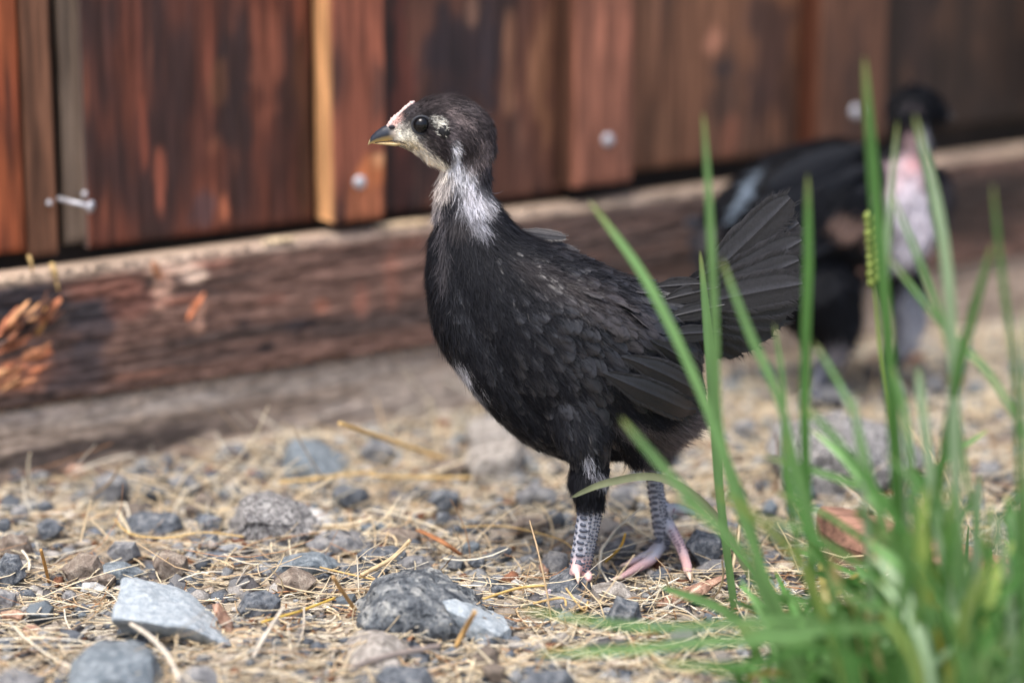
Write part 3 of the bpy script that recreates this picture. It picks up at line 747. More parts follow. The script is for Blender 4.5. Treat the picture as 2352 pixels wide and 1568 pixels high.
def stalk(pts, wpx, col, label, zs=None, name='straw_stalk', cat='straw', flat=False, Yfix=None):
    """one larger stalk through photo points; given heights put it on or above the ground"""
    n = len(pts); zs = zs or [.008] * n
    P = [onG(p_[0], p_[1], z) for p_, z in zip(pts, zs)]
    # resample Catmull-Rom
    Q = []
    for i in range(n - 1):
        p0, p1, p2, p3 = P[max(i - 1, 0)], P[i], P[i + 1], P[min(i + 2, n - 1)]
        for t_ in np.linspace(0, 1, 7)[:-1]:
            Q.append(0.5 * ((2 * p1) + (p2 - p0) * t_ + (2 * p0 - 5 * p1 + 4 * p2 - p3) * t_ ** 2 + (3 * p1 - p0 - 3 * p2 + p3) * t_ ** 3))
    Q.append(P[-1]); r = wpx * pxm(P[0].y) / 2
    org = Vector((P[0].x, P[0].y, 0))
    V, F = tube([q - org for q in Q], [r * (1 - .35 * abs(i / len(Q) - .4)) for i in range(len(Q))], 7)
    if flat: 
        for k_ in range(len(Q)):
            cq = Q[k_] - org
            for j in range(7):
                v = V[k_ * 7 + j]; V[k_ * 7 + j] = Vector((v.x, v.y, cq.z + (v.z - cq.z) * .25))
    cols = np.array([col * (0.8 + .3 * random.random()) for _ in V])
    return tag(pyobj(name, V, F, M_straw, None, org, True, cols), label, cat)
ST, WH = c(226, 194, 132), c(226, 216, 200)
stalk([(780, 972), (900, 1012), (1030, 1056)], 12, ST, 'thick yellow straw stalk sloping down in front of the kickboard', [.052, .028, .006])
stalk([(640, 1108), (760, 1094), (860, 1082)], 9, ST, 'straw stalk lying across the foot of the blue wedge stone')
stalk([(850, 1092), (1000, 1096), (1085, 1096)], 8, ST, 'straight straw stalk reaching to the beige block')
stalk([(652, 1392), (615, 1450), (581, 1509)], 9, WH, 'white straw leaning right of the pale blue slab', [.022, .012, .004])
stalk([(300, 1432), (345, 1462), (388, 1510), (415, 1570)], 12, WH, 'curved whitish stalk in front of the pale slab', [.016, .018, .012, .004])
stalk([(1046, 1486), (1070, 1440), (1091, 1404)], 14, c(214, 176, 116), 'short yellow stub leaning against the pitted rock', [.004, .014, .028])
stalk([(814, 1530), (910, 1502), (1012, 1482)], 18, c(150, 138, 132), 'grey brown stick lying before the pitted rock', [.014, .014, .014], 'stick', 'stick')
stalk([(765, 1325), (785, 1355), (818, 1402)], 11, c(206, 168, 116), 'tan stalk leaning on the left slope of the pitted rock', [.030, .018, .004])
stalk([(94, 1262), (104, 1300), (113, 1340)], 9, c(214, 168, 104), 'short orange stalk standing at the left', [.026, .014, .0])
stalk([(600, 1428), (690, 1402), (770, 1372)], 7, c(222, 190, 96), 'yellow stalk running behind the white leaning straw')
stalk([(262, 1190), (300, 1225), (380, 1235), (470, 1222), (560, 1232)], 5, ST, 'long thin curved straw under the flat dark stone')
stalk([(735, 1302), (860, 1330), (960, 1342)], 5, ST, 'thin pale straw behind the pitted rock peak')
stalk([(1300, 1350), (1340, 1400), (1350, 1380)], 5, ST, 'thin bent straw across the dark stone of the near foot', [.014, .006, .004])
stalk([(1060, 1210), (1160, 1208), (1280, 1236), (1318, 1262)], 4, ST, 'fine arched straw left of the scaled shank')
stalk([(1110, 1375), (1190, 1350), (1256, 1344)], 7, c(222, 190, 120), 'yellow straw pointing at the near foot')
stalk([(1390, 1290), (1425, 1255), (1436, 1225)], 7, c(232, 190, 90), 'golden stub standing before the far shank', [.002, .012, .02])
stalk([(1225, 1385), (1290, 1372), (1300, 1390)], 6, ST, 'bent straw in front of the near foot')
stalk([(960, 1216), (1010, 1240), (1057, 1272)], 20, c(176, 122, 84), 'brown dry leaf ribbon lying right of the reddish stone', [.010, .014, .006], 'dry_leaf', 'leaf', True)
stalk([(830, 1320), (900, 1282), (942, 1240)], 12, c(222, 198, 158), 'frayed pale straw end behind the pitted rock', [.010, .012, .022])
stalk([(206, 1140), (250, 1110), (280, 1062)], 7, c(170, 150, 126), 'thin twig leaning over the angular grey stone', [.006, .016, .03], 'twig', 'twig')
stalk([(68, 618), (66, 588)], 9, ST, 'short straw standing on the left end of the kickboard', [.0, .0]) if False else None

# straws caught on the kickboard
for (a_, b_, w_) in (((66, 586), (74, 622), 8), ((118, 604), (128, 640), 12), ((126, 636), (134, 668), 7)):
    p0, p1 = fpt(a_[0], a_[1], PO + .002), fpt(b_[0], b_[1], PO + .004)
    V, F = tube([p0, p0.lerp(p1, .5) + NF * .001, p1], w_ * pxm(.1) / 2, 6)
    lab = {66: 'tiny straw caught at the far left edge of the kickboard', 118: 'folded straw bit hanging over the kickboard edge', 126: 'straw shred hanging below the folded straw bit'}[a_[0]]
    tag(pyobj('straw_stalk', V, F, M_straw, None, FA, True, np.array([ST * .9] * len(V))), lab, 'straw')

# ------------------------------------------------------------------ birds
def ring_loft(ch, Yb, nseg=20):
    """ch: list of (px,py,a,b,yoff) -> closed mesh. a: half size in the side view, b: half depth (px)."""
    ch = [tuple(q) + (0.0,) * (5 - len(q)) for q in ch]
    A = np.array(ch, float); n = len(A)
    # refine by Catmull-Rom
    Q = []
    for i in range(n - 1):
        p0, p1, p2, p3 = A[max(i - 1, 0)], A[i], A[i + 1], A[min(i + 2, n - 1)]
        for t_ in np.linspace(0, 1, 6)[:-1]:
            Q.append(0.5 * ((2 * p1) + (p2 - p0) * t_ + (2 * p0 - 5 * p1 + 4 * p2 - p3) * t_ ** 2 + (3 * p1 - p0 - 3 * p2 + p3) * t_ ** 3))
    Q.append(A[-1]); Q = np.array(Q); n = len(Q)
    W = [onY(q[0], q[1], Yb + q[4]) for q in Q]; V = []; k = pxm(Yb)
    tgs = [(W[min(i + 1, n - 1)] - W[max(i - 1, 0)]).normalized() for i in range(n)]
    def ring(cn, tg, a_, b_):
        dp = Vector((0, 1, 0)); dp = (dp - tg * dp.dot(tg)).normalized() if abs(tg.y) < .95 else Vector((1, 0, 0))
        s_ = tg.cross(dp).normalized()
        return [cn + s_ * math.cos(2 * math.pi * j / nseg) * a_ * k + dp * math.sin(2 * math.pi * j / nseg) * b_ * k for j in range(nseg)]
    for e in (.35, .72):
        r_ = min(Q[0][2], Q[0][3]); V += ring(W[0] - tgs[0] * r_ * k * math.sqrt(1 - e * e) * .9, tgs[0], Q[0][2] * e, Q[0][3] * e)
    for i in range(n): V += ring(W[i], tgs[i], Q[i][2], Q[i][3])
    for e in (.72, .35):
        r_ = min(Q[-1][2], Q[-1][3]); V += ring(W[-1] + tgs[-1] * r_ * k * math.sqrt(1 - e * e) * .9, tgs[-1], Q[-1][2] * e, Q[-1][3] * e)
    m_ = len(V) // nseg
    F = [[i * nseg + j, i * nseg + (j + 1) % nseg, (i + 1) * nseg + (j + 1) % nseg, (i + 1) * nseg + j] for i in range(m_ - 1) for j in range(nseg)]
    F += [list(range(nseg))[::-1], [(m_ - 1) * nseg + j for j in range(nseg)]]
    return V, F
def toe_path(pts, Yb, r):
    """toe from an ankle position through ground points: returns world capsule chain"""
    return pts, r
def world_chain(P, rad, nseg=12):
    P = [Vector(p) for p in P]; n = len(P); Q = []; Rr = []
    for i in range(n - 1):
        p0, p1, p2, p3 = P[max(i - 1, 0)], P[i], P[i + 1], P[min(i + 2, n - 1)]
        for t_ in np.linspace(0, 1, 6)[:-1]:
            Q.append(0.5 * ((2 * p1) + (p2 - p0) * t_ + (2 * p0 - 5 * p1 + 4 * p2 - p3) * t_ ** 2 + (3 * p1 - p0 - 3 * p2 + p3) * t_ ** 3)); Rr.append(rad[i] * (1 - t_) + rad[i + 1] * t_)
    Q.append(P[-1]); Rr.append(rad[-1])
    d0 = (Q[0] - Q[1]).normalized(); d1 = (Q[-1] - Q[-2]).normalized()
    Q = [Q[0] + d0 * Rr[0] * .8] + Q + [Q[-1] + d1 * Rr[-1] * .8]; Rr = [Rr[0] * .4] + Rr + [Rr[-1] * .4]
    return tube(Q, Rr, nseg)
def fuse(name, pieces, voxel, smooth_it):
    V, F = [], []
    for v, f in pieces:
        b0 = len(V); V += [Vector(q) for q in v]; F += [[i + b0 for i in q] for q in f]
    me = bpy.data.meshes.new(name); me.from_pydata([tuple(v) for v in V], [], F); me.update()
    bm = bmesh.new(); bm.from_mesh(me); bmesh.ops.recalc_face_normals(bm, faces=bm.faces); bm.to_mesh(me); bm.free()
    o = bpy.data.objects.new(name, me); COL.objects.link(o)
    md = o.modifiers.new('r', 'REMESH'); md.mode = 'VOXEL'; md.voxel_size = voxel
    ms = o.modifiers.new('s', 'SMOOTH'); ms.factor = .5; ms.iterations = smooth_it
    dg = bpy.context.evaluated_depsgraph_get(); ev = o.evaluated_get(dg)
    out = bpy.data.meshes.new_from_object(ev); out.name = name
    bpy.data.objects.remove(o); bpy.data.meshes.remove(me)
    return out
def mesh_arrays(me):
    n = len(me.vertices); co = np.zeros(n * 3); me.vertices.foreach_get('co', co); co = co.reshape(-1, 3)
    no = np.zeros(n * 3); me.vertices.foreach_get('normal', no); no = no.reshape(-1, 3)
    me.calc_loop_triangles(); t_ = np.zeros(len(me.loop_triangles) * 3, np.int32); me.loop_triangles.foreach_get('vertices', t_)
    return co, no, t_.reshape(-1, 3)
def sample(co, no, tri, n):
    a, b_, c_ = co[tri[:, 0]], co[tri[:, 1]], co[tri[:, 2]]
    ar = np.linalg.norm(np.cross(b_ - a, c_ - a), axis=1); ti = rng.choice(len(tri), n, p=ar / ar.sum())
    r1, r2 = np.sqrt(rng.uniform(0, 1, n)), rng.uniform(0, 1, n)
    w0, w1, w2 = (1 - r1)[:, None], (r1 * (1 - r2))[:, None], (r1 * r2)[:, None]; T = tri[ti]
    P = co[T[:, 0]] * w0 + co[T[:, 1]] * w1 + co[T[:, 2]] * w2; Nn = no[T[:, 0]] * w0 + no[T[:, 1]] * w1 + no[T[:, 2]] * w2
    return P, Nn / np.linalg.norm(Nn, axis=1, keepdims=True)
def flow(P, Nn, guides):
    px, py = to_px(P); G = np.array(guides, float)
    d2 = (px[:, None] - G[None, :, 0]) ** 2 + (py[:, None] - G[None, :, 1]) ** 2
    wt = 1 / (d2 + 300) ** 1.6; wt /= wt.sum(1, keepdims=True)
    gl = G[:, 2:4] / np.linalg.norm(G[:, 2:4], axis=1, keepdims=True)
    v = wt @ gl; D = np.stack([v[:, 0], np.zeros(len(v)), -v[:, 1]], 1)
    D -= Nn * (D * Nn).sum(1, keepdims=True); ln = np.linalg.norm(D, axis=1, keepdims=True)
    return D / np.maximum(ln, 1e-6), px, py
def strands(P, D, Nn, L, Wd, col0, col1, lift=.35, curl=.3, k=4, jit=.25, droop=0.0):
    n = len(P); Dn = D + rng.normal(0, jit, (n, 3)); Dn /= np.linalg.norm(Dn, axis=1, keepdims=True)
    S = np.cross(Dn, Nn); S /= np.maximum(np.linalg.norm(S, axis=1, keepdims=True), 1e-6)
    lift = np.broadcast_to(lift, (n,)) * rng.uniform(.5, 1.5, n); cu = rng.normal(0, curl, n)
    V = []; C = []
    for i in range(k):
        t_ = i / (k - 1)
        c_ = P + Dn * (L * t_)[:, None] + Nn * (lift * L * t_ * (1 - .45 * t_))[:, None] + S * (cu * L * t_ * t_ * .5)[:, None]
        c_[:, 2] -= droop * L * t_ * t_
        w_ = (Wd * (1 - t_ ** 1.4 * .85) / 2)[:, None]
        V += [c_ - S * w_, c_ + S * w_]; cc_ = col0 * (1 - t_) + col1 * t_; C += [cc_, cc_]
    V = np.stack(V, 1); C = np.stack(C, 1); m_ = 2 * k
    F = [[2 * i, 2 * i + 1, 2 * i + 3, 2 * i + 2] for i in range(k - 1)]
    F = (np.array(F)[None] + (np.arange(n) * m_)[:, None, None]).reshape(-1, 4)
    return V.reshape(-1, 3), F, C.reshape(-1, 3)
def blob_paint(px, py, base, blobs, seed=0, wobble=.5):
    C = np.tile(base, (len(px), 1)).astype(float)
    wb = (fbm(np.stack([px / 22, py / 22, px * 0], 1), seed, 3) - .5) * wobble * 2
    for (x, y, rx, ry, ang, col, a_) in blobs:
        ca, sa = math.cos(R(ang)), math.sin(R(ang)); dx, dy = px - x, py - y
        u_, v_ = (dx * ca + dy * sa) / rx, (-dx * sa + dy * ca) / ry
        C = mixc(C, np.tile(col, (len(px), 1)), sm(1.2, .6, np.sqrt(u_ ** 2 + v_ ** 2) + wb) * a_)
    return C
def feather_card(name, root, tip, wid, nrm, bvh=None, off=0.0, mat=None, parent=None, org=None, col=None, edge=None, bend=0.0, rag=0.0, seed=0, bulge=.12, barbs=True, tipround=.5):
    """a long vaned feather: two vanes, raised shaft, barbs fringing the edge. root/tip/nrm in world."""
    rs = random.Random(seed); root, tip, nrm = Vector(root), Vector(tip), Vector(nrm)
    d = (tip - root); L = d.length; d.normalize(); s_ = d.cross(nrm).normalized(); nrm = s_.cross(d).normalized()
    nu, vs = 16, [-1, -.66, -.33, -.05, 0, .05, .33, .66, 1]; V = []; C = []
    ws = []
    cens = []
    for i in range(nu):
        t_ = i / (nu - 1)
        w_ = wid * .5 * min(1, (t_ * 2.4 + .12)) * (1 if t_ < tipround else math.sqrt(max(0.0, 1 - ((t_ - tipround) / (1 - tipround + .02)) ** 2)))
        w_ = max(w_, wid * .015)
        cn = root + d * (L * t_) + s_ * (bend * L * t_ * t_)
        if bvh is not None:
            q, qn, _, _ = bvh.find_nearest(cn)
            if q is not None:
                if qn.dot(nrm) < 0: qn = nrm
                cn = q + qn * (off + .0015 * t_)
        cens.append((cn, w_))
        for v in vs:
            e_ = (1 + rs.uniform(-rag, rag) * (abs(v) > .9))
            shift = -abs(v) * w_ * .55 * 0
            zz = -bulge * w_ * v * v + (.00025 if abs(v) < .04 else 0)
            pt = cn + s_ * (v * w_ * e_) + nrm * zz + d * (abs(v) * w_ * .25 * (1 - t_))
            V.append(pt)
            sh = 1.9 if v == 0 else 1.0
            st = 1 + .14 * math.sin(t_ * L / wid * 34 + abs(v) * 9 + rs.uniform(-.6, .6))
            cc_ = col * sh * st * (1 - .12 * abs(v)); cc_ = cc_ * (1 - max(0, abs(v) - .6) * 1.5) + edge * max(0, abs(v) - .6) * 1.5
            C.append(cc_)
    F = grid_faces(nu, len(vs))
    V = np.array([v[:] for v in V]); C = np.array(C)
    if barbs:
        n = int(420 * L / .05); tt = rng.uniform(.04, 1, n); sg = rng.choice([-1, 1], n)
        P = []; Dd = []; 
        for t_, g in zip(tt, sg):
            f_ = t_ * (nu - 1); i0 = min(int(f_), nu - 2); u_ = f_ - i0; cn = cens[i0][0].lerp(cens[i0 + 1][0], u_); w_ = cens[i0][1] * (1 - u_) + cens[i0 + 1][1] * u_
            P.append(cn + s_ * (g * w_ * .72) + nrm * (-bulge * w_ * .5 + .0002)); Dd.append((d * 1.0 + s_ * g * (.75 if t_ < .9 else .2)).normalized())
        P = np.array([p_[:] for p_ in P]); Dd = np.array([p_[:] for p_ in Dd]); Nn = np.tile(np.array(nrm[:]), (n, 1))
        LL = wid * rng.uniform(.10, .30, n); V2, F2, C2 = strands(P, Dd, Nn, LL, np.full(n, wid * .012 + .00009), np.tile(col, (n, 1)), np.tile(edge, (n, 1)), .05, .25, 3, .10)
        F = np.concatenate([F, F2 + len(V)]); V = np.concatenate([V, V2]); C = np.concatenate([C, C2])
    if org is not None: V = V - np.array(org)
    me = mesh_np(name, V, F, C, True); return link(name, me, mat, parent)

def contour_feathers(P, D, Nn, L, Wd, cbase, cedge, bvh, lift0, lift1, nu=6, frn=7):
    """small body feathers: shell cards that hug the body and a soft fringe on each"""
    n = len(P); S = np.cross(D, Nn); S /= np.linalg.norm(S, axis=1, keepdims=True)
    vs = np.array([-1, -.5, 0, .5, 1.0]); Vv = np.zeros((n, nu, 5, 3)); Cc = np.zeros((n, nu, 5, 3))
    cen = np.zeros((n, nu, 3)); nr = np.zeros((n, nu, 3))
    for i in range(nu):
        t_ = i / (nu - 1); q = P + D * (L * t_)[:, None]
        for j in range(n):
            a_, nn_, _, _ = bvh.find_nearest(Vector(q[j]))
            if a_ is None: a_, nn_ = Vector(q[j]), Vector(Nn[j])
            cen[j, i] = a_[:]; nr[j, i] = nn_[:]
        cen[:, i] += nr[:, i] * (lift0 + (lift1 - lift0) * t_ ** 1.3)[:, None] if hasattr(lift1, '__len__') else nr[:, i] * (lift0 + (lift1 - lift0) * t_ ** 1.3)
    prof = [min(1, .35 + 1.3 * (i / (nu - 1))) * math.sqrt(max(.02, 1 - max(0, (i / (nu - 1) - .45) / .58) ** 2)) for i in range(nu)]
    for i in range(nu):
        t_ = i / (nu - 1)
        for k_, v in enumerate(vs):
            Vv[:, i, k_] = cen[:, i] + S * (Wd * .5 * prof[i] * v)[:, None] - nr[:, i] * (Wd * .10 * v * v)[:, None]
            e_ = np.clip(max(abs(v) - .3, 0) * .9 + max(t_ - .75, 0) * 2.2, 0, 1)
            Cc[:, i, k_] = cbase * (1 - e_) + cedge * e_
            Cc[:, i, k_] *= (1.25 if v == 0 else 1.0)
    F = grid_faces(nu, 5); F = (F[None] + (np.arange(n) * nu * 5)[:, None, None]).reshape(-1, 4)
    V = Vv.reshape(-1, 3); C = Cc.reshape(-1, 3)
    # fringe
    reps = frn; idx = np.repeat(np.arange(n), reps); m_ = len(idx); vv = rng.uniform(-1, 1, m_); row = np.clip(nu - 1 - (np.abs(vv) * 2.6 + rng.uniform(0, 1, m_)).astype(int), 1, nu - 1)
    pr = np.array(prof)[row]
    Pp = cen[idx, row] + S[idx] * (Wd[idx] * .5 * pr * vv * .95)[:, None] - D[idx] * (L[idx] * .08)[:, None] - nr[idx, row] * (Wd[idx] * .08 * vv * vv)[:, None]
    Dd = D[idx] + S[idx] * (vv * .55)[:, None]; Dd /= np.linalg.norm(Dd, axis=1, keepdims=True)
    V2, F2, C2 = strands(Pp, Dd, nr[idx, row], L[idx] * rng.uniform(.15, .34, m_), np.full(m_, .00022), cbase[idx], cedge[idx], .06, .3, 3, .14)
    return np.concatenate([V, V2]), np.concatenate([F, F2 + len(V)]), np.concatenate([C, C2])

BLK, BLKE = c(24, 25, 31), c(46, 44, 48)
# ---------- the chick in focus
YB = 0.012
near, far = -0.024, 0.024
k1 = pxm(0)
chick = empty('chick', (onG(1400, 1310).x, 0.01, 0), 'black feathered chick with whitish neck and face, standing sharp in the centre, facing left', 'chick')
org1 = Vector(chick.location)
pieces = [
 ring_loft([(900, 305, 22, 14), (912, 304, 34, 20), (930, 301, 46, 28), (955, 298, 62, 40), (995, 298, 78, 54), (1035, 303, 84, 61), (1072, 320, 74, 58), (1092, 345, 54, 44)], YB),
 ring_loft([(1010, 320, 48, 44), (985, 335, 34, 32), (955, 325, 22, 20)], YB),
 ring_loft([(1072, 330, 56, 46), (1069, 390, 57, 44), (1067, 440, 60, 46), (1071, 470, 68, 50), (1082, 520, 88, 64), (1112, 600, 124, 92), (1172, 680, 166, 124), (1262, 760, 200, 146), (1352, 825, 214, 152), (1440, 870, 206, 140), (1508, 905, 158, 112), (1540, 930, 100, 70)], YB),
 ring_loft([(1400, 950, 110, 110), (1420, 985, 80, 90), (1440, 1000, 60, 60)], YB),
 ring_loft([(1360, 710, 100, 96), (1450, 724, 86, 76), (1540, 722, 68, 54), (1605, 714, 54, 36), (1640, 706, 38, 20)], YB),
 ring_loft([(1036, 540, 46, 52), (1046, 630, 64, 76), (1080, 730, 88, 100), (1134, 815, 88, 112), (1192, 893, 82, 108), (1262, 955, 80, 96), (1330, 990, 70, 80)], YB),
 # folded near wing and far wing
 ring_loft([(1190, 640, 52, 22, -.016), (1280, 735, 104, 36, -.023), (1380, 810, 118, 36, -.023), (1480, 860, 84, 28, -.019), (1560, 905, 40, 16, -.012)], YB),
 ring_loft([(1215, 590, 68, 30, .022), (1290, 660, 90, 36, .024), (1400, 760, 100, 30, .022)], YB),
 # thighs and shanks
 ring_loft([(1330, 930, 92, 70, near * .7), (1342, 1010, 62, 50, near), (1352, 1055, 40, 36, near), (1351, 1105, 44, 38, near), (1354, 1138, 34, 30, near), (1355, 1170, 30, 26, near), (1347, 1220, 28, 24, near), (1338, 1270, 27, 23, near), (1331, 1308, 24, 22, near), (1330, 1326, 20, 20, near)], YB, 16),
 ring_loft([(1470, 960, 80, 60, far * .7), (1490, 1020, 46, 40, far), (1500, 1060, 24, 24, far), (1505, 1110, 20, 19, far), (1512, 1160, 21, 19, far), (1520, 1205, 22, 20, far), (1522, 1245, 19, 18, far), (1520, 1268, 16, 16, far)], YB, 16),
]
def W1(px, py, y): return onY(px, py, YB + y)
def toe(pts, rad): pieces.append(world_chain(pts, [r * k1 for r in rad], 12))
# near foot: front toes stretch left and forward, one right, back toe points at the viewer
g = lambda x, y, z=.0022: onG(x, y, z)
toe([W1(1330, 1318, near), g(1298, 1342, .002), g(1266, 1358, .0008), g(1236, 1374, .0006)], [16, 11, 10, 7])
toe([W1(1338, 1310, near), W1(1350, 1318, near - .002), W1(1352, 1330, near - .008)], [15, 11, 9])
toe([W1(1330, 1305, near), W1(1322, 1308, near - .008), W1(1324, 1316, near - .014)], [15, 14, 11])
# far foot
toe([W1(1520, 1250, far), g(1496, 1284, .004), g(1462, 1304, .003), g(1424, 1326)], [17, 14, 12, 7])
toe([W1(1516, 1250, far), g(1490, 1272, .004), g(1462, 1284, .003), g(1440, 1296)], [15, 12, 11, 8])
toe([W1(1526, 1190, far), W1(1546, 1222, far - .006), W1(1566, 1262, far - .014), g(1578, 1300, .004), g(1580, 1316, .003)], [18, 15, 13, 13, 9])
toe([W1(1524, 1180, far), W1(1548, 1166, far - .002), W1(1578, 1172, far - .002), W1(1596, 1178, far - .002)], [17, 14, 11, 8])
body_me = fuse('body', pieces, .0011, 6)
co, no, tri = mesh_arrays(body_me)
px, py = to_px(co)
HEADB = [ # x,y,rx,ry,angle,colour,amount
 (1024, 304, 27, 29, 0, c(92, 84, 87), .75), (1090, 436, 26, 36, -20, c(178, 176, 184), .75),
 (934, 308, 34, 30, 10, c(232, 228, 214), 1.0), (945, 330, 26, 12, 30, c(206, 196, 170), .9), (905, 300, 12, 26, 0, c(190, 182, 170), .8),
 (925, 285, 18, 14, 0, c(120, 114, 112), .8), (908, 279, 22, 9, -48, c(222, 182, 174), .9), (938, 262, 10, 26, 20, c(60, 56, 60), .7),
 (1005, 286, 24, 11, 40, c(240, 238, 226), 1.0), (992, 274, 10, 8, 0, c(226, 224, 214), .9),
 (985, 362, 76, 19, 33, c(240, 232, 218), 1.0), (940, 334, 30, 9, 20, c(214, 196, 160), .9),
 (1046, 356, 14, 34, -8, c(206, 206, 212), .9), (1060, 402, 32, 38, 0, c(202, 202, 208), .9), (1018, 420, 22, 36, 10, c(196, 188, 184), .85),
 (1086, 445, 42, 50, -20, c(196, 194, 200), .8), (1004, 470, 14, 36, 5, c(180, 172, 172), .75), (1085, 490, 18, 50, -28, c(180, 180, 190), .75), (1018, 500, 10, 40, 0, c(120, 116, 122), .5),
 (1045, 455, 12, 52, 5, c(52, 52, 58), .85),
 (1110, 400, 18, 60, 0, c(58, 56, 62), .7),
 (1050, 270, 40, 14, 30, c(118, 106, 106), .8), (1108, 345, 18, 34, 0, c(122, 110, 110), .75), (1085, 370, 22, 26, 0, c(112, 102, 102), .6), (1080, 250, 30, 10, 20, c(98, 90, 92), .5),
 (985, 332, 28, 13, 30, c(150, 142, 140), .75), (1004, 338, 38, 20, 30, c(48, 42, 44), .85), (968, 286, 33, 31, 0, c(40, 36, 38), .85)]
BODYB = [(1064, 846, 36, 13, 58, c(214, 214, 220), 1.0), (1096, 904, 30, 9, 52, c(160, 162, 170), .8), (1352, 1058, 13, 26, -20, c(176, 176, 184), .9), (1378, 1092, 11, 26, -30, c(150, 150, 158), .8),
         (1540, 992, 90, 44, -30, c(112, 104, 106), .95), (1460, 985, 60, 24, 20, c(104, 98, 100), .85), (1250, 640, 120, 30, 35, c(58, 54, 56), .6), (1380, 700, 120, 40, 35, c(62, 56, 56), .5),
         (1060, 500, 40, 30, 0, c(74, 70, 72), .5), (1020, 600, 10, 70, 0, c(84, 80, 84), .5)]
def paint1(px, py):
    hb = sm(470, 400, py) 
    base = np.tile(BLK, (len(px), 1)) * (1 - hb)[:, None] + np.tile(c(56, 50, 52), (len(px), 1)) * hb[:, None]
    C = blob_paint(px, py, np.zeros(3), [], 0); C[:] = base
    wb = (fbm(np.stack([px / 16, py / 20, px * 0], 1), 11, 3) - .5) * 1.0
    for (x, y, rx, ry, ang, col, a_) in HEADB + BODYB:
        ca, sa = math.cos(R(ang)), math.sin(R(ang)); dx, dy = px - x, py - y
        u_, v_ = (dx * ca + dy * sa) / rx, (-dx * sa + dy * ca) / ry
        C = mixc(C, np.tile(col, (len(px), 1)), sm(1.15, .65, np.sqrt(u_ ** 2 + v_ ** 2) + wb * .7) * a_)
    mo = fbm(np.stack([px / 7, py / 9, px * 0], 1), 19, 3); hd = sm(520, 440, py) 
    return C * (1 + hd * (mo * 1.7 - .82))[:, None]
C = paint1(px, py)
leg = (py > 1150) | ((py > 1050) & (px > 1475) & (px < 1620) & (co[:, 1] > YB + .008)) | ((py > 1125) & (px > 1440))
lc0 = sm(1320, 1290, px)
lc = mixc(np.tile(c(184, 185, 196), (len(px), 1)), np.tile(c(222, 180, 178), (len(px), 1)), np.clip(sm(1268, 1300, py) + sm(1528, 1560, px) * sm(1185, 1230, py) * .7, 0, 1))
lc = mixc(lc, np.tile(c(186, 172, 184), (len(px), 1)), lc0 * sm(1300, 1340, py))
C[leg] = lc[leg]
set_cols(body_me, C)
body_me.polygons.foreach_set('use_smooth', np.ones(len(body_me.polygons), bool))
body_me.vertices.foreach_set('co', (co - np.array(org1)).ravel().astype(np.float32)); body_me.update()
body = link('body', body_me, M_skin, chick)
bvh = BVHTree.FromPolygons([Vector(v) for v in co], tri.tolist())
GD = [(920, 290, 1, -.15), (960, 250, 1, -.4), (1000, 228, 1, 0), (1060, 235, .9, .5), (1100, 270, .5, .9), (1125, 330, .1, 1), (1000, 300, 1, .2), (955, 320, 1, .3), (970, 355, .9, .5), (930, 335, .9, .4), (1050, 370, .1, 1), (1040, 310, .8, .5), (1120, 400, 0, 1),
      (1005, 430, -.2, 1), (1060, 440, .15, 1), (1110, 470, .5, 1), (1000, 520, -.05, 1), (1000, 620, .05, 1), (1060, 600, .25, 1), (1130, 600, .6, 1), (1200, 580, .9, .8), (1180, 560, .8, .8),
      (1350, 620, 1, .55), (1450, 680, 1, .5), (1540, 680, 1, .05), (1620, 690, 1, -.15), (1600, 760, 1, .1), (1000, 760, .3, 1), (1060, 850, .5, 1), (1120, 780, .5, 1), (1220, 740, .8, .85), (1320, 800, .85, .7), (1450, 850, .85, .6),
      (1200, 900, .7, .8), (1150, 930, .7, .9), (1250, 1000, .7, .8), (1350, 980, .5, .9), (1400, 1040, .3, 1), (1500, 1000, .8, .5), (1580, 880, .5, .9), (1560, 970, .9, .35), (1450, 1050, .5, .85), (1345, 1080, .1, 1), (1350, 1140, 0, 1), (1500, 1050, .1, 1)]
# contour feathers
P, Nn = sample(co, no, tri, 16000)
D, px, py = flow(P, Nn, GD)
ok = (py > 560) & (py < 1040) & ~((py > 960) & (px > 1440) & (P[:, 1] > YB + .01)) & ((px < 1660))
ok &= ~((px > 1480) & (py > 930))
P, Nn, D, px, py = P[ok], Nn[ok], D[ok], px[ok], py[ok]
kd = kdtree.KDTree(len(P)); sel = []; taken = []
cell = {}
for i in range(len(P)):
    r_ = (17 if py[i] > 640 else 12) * k1
    key = tuple((P[i] / (18 * k1)).astype(int)); bad = False
    for dx in (-1, 0, 1):
        for dy in (-1, 0, 1):
            for dz in (-1, 0, 1):
                for j in cell.get((key[0] + dx, key[1] + dy, key[2] + dz), ()):
                    if np.sum((P[j] - P[i]) ** 2) < r_ * r_: bad = True; break
    if not bad: sel.append(i); cell.setdefault(key, []).append(i)
sel = np.array(sel); P, Nn, D, px, py = P[sel], Nn[sel], D[sel], px[sel], py[sel]
n = len(P); D = D + rng.normal(0, .13, (n, 3)); D -= Nn * (D * Nn).sum(1, keepdims=True); D /= np.linalg.norm(D, axis=1, keepdims=True)
szf = np.interp(py, [470, 560, 700, 1000], [.55, .7, 1.0, .95])
L = 66 * k1 * szf * rng.uniform(.65, 1.45, n); Wd = 33 * k1 * szf * rng.uniform(.7, 1.5, n)
wing = ((px - 1370) ** 2 / 230 ** 2 + (py - 770) ** 2 / 170 ** 2 < 1) & (P[:, 1] < YB)
L[wing] *= 1.15; Wd[wing] *= 1.3
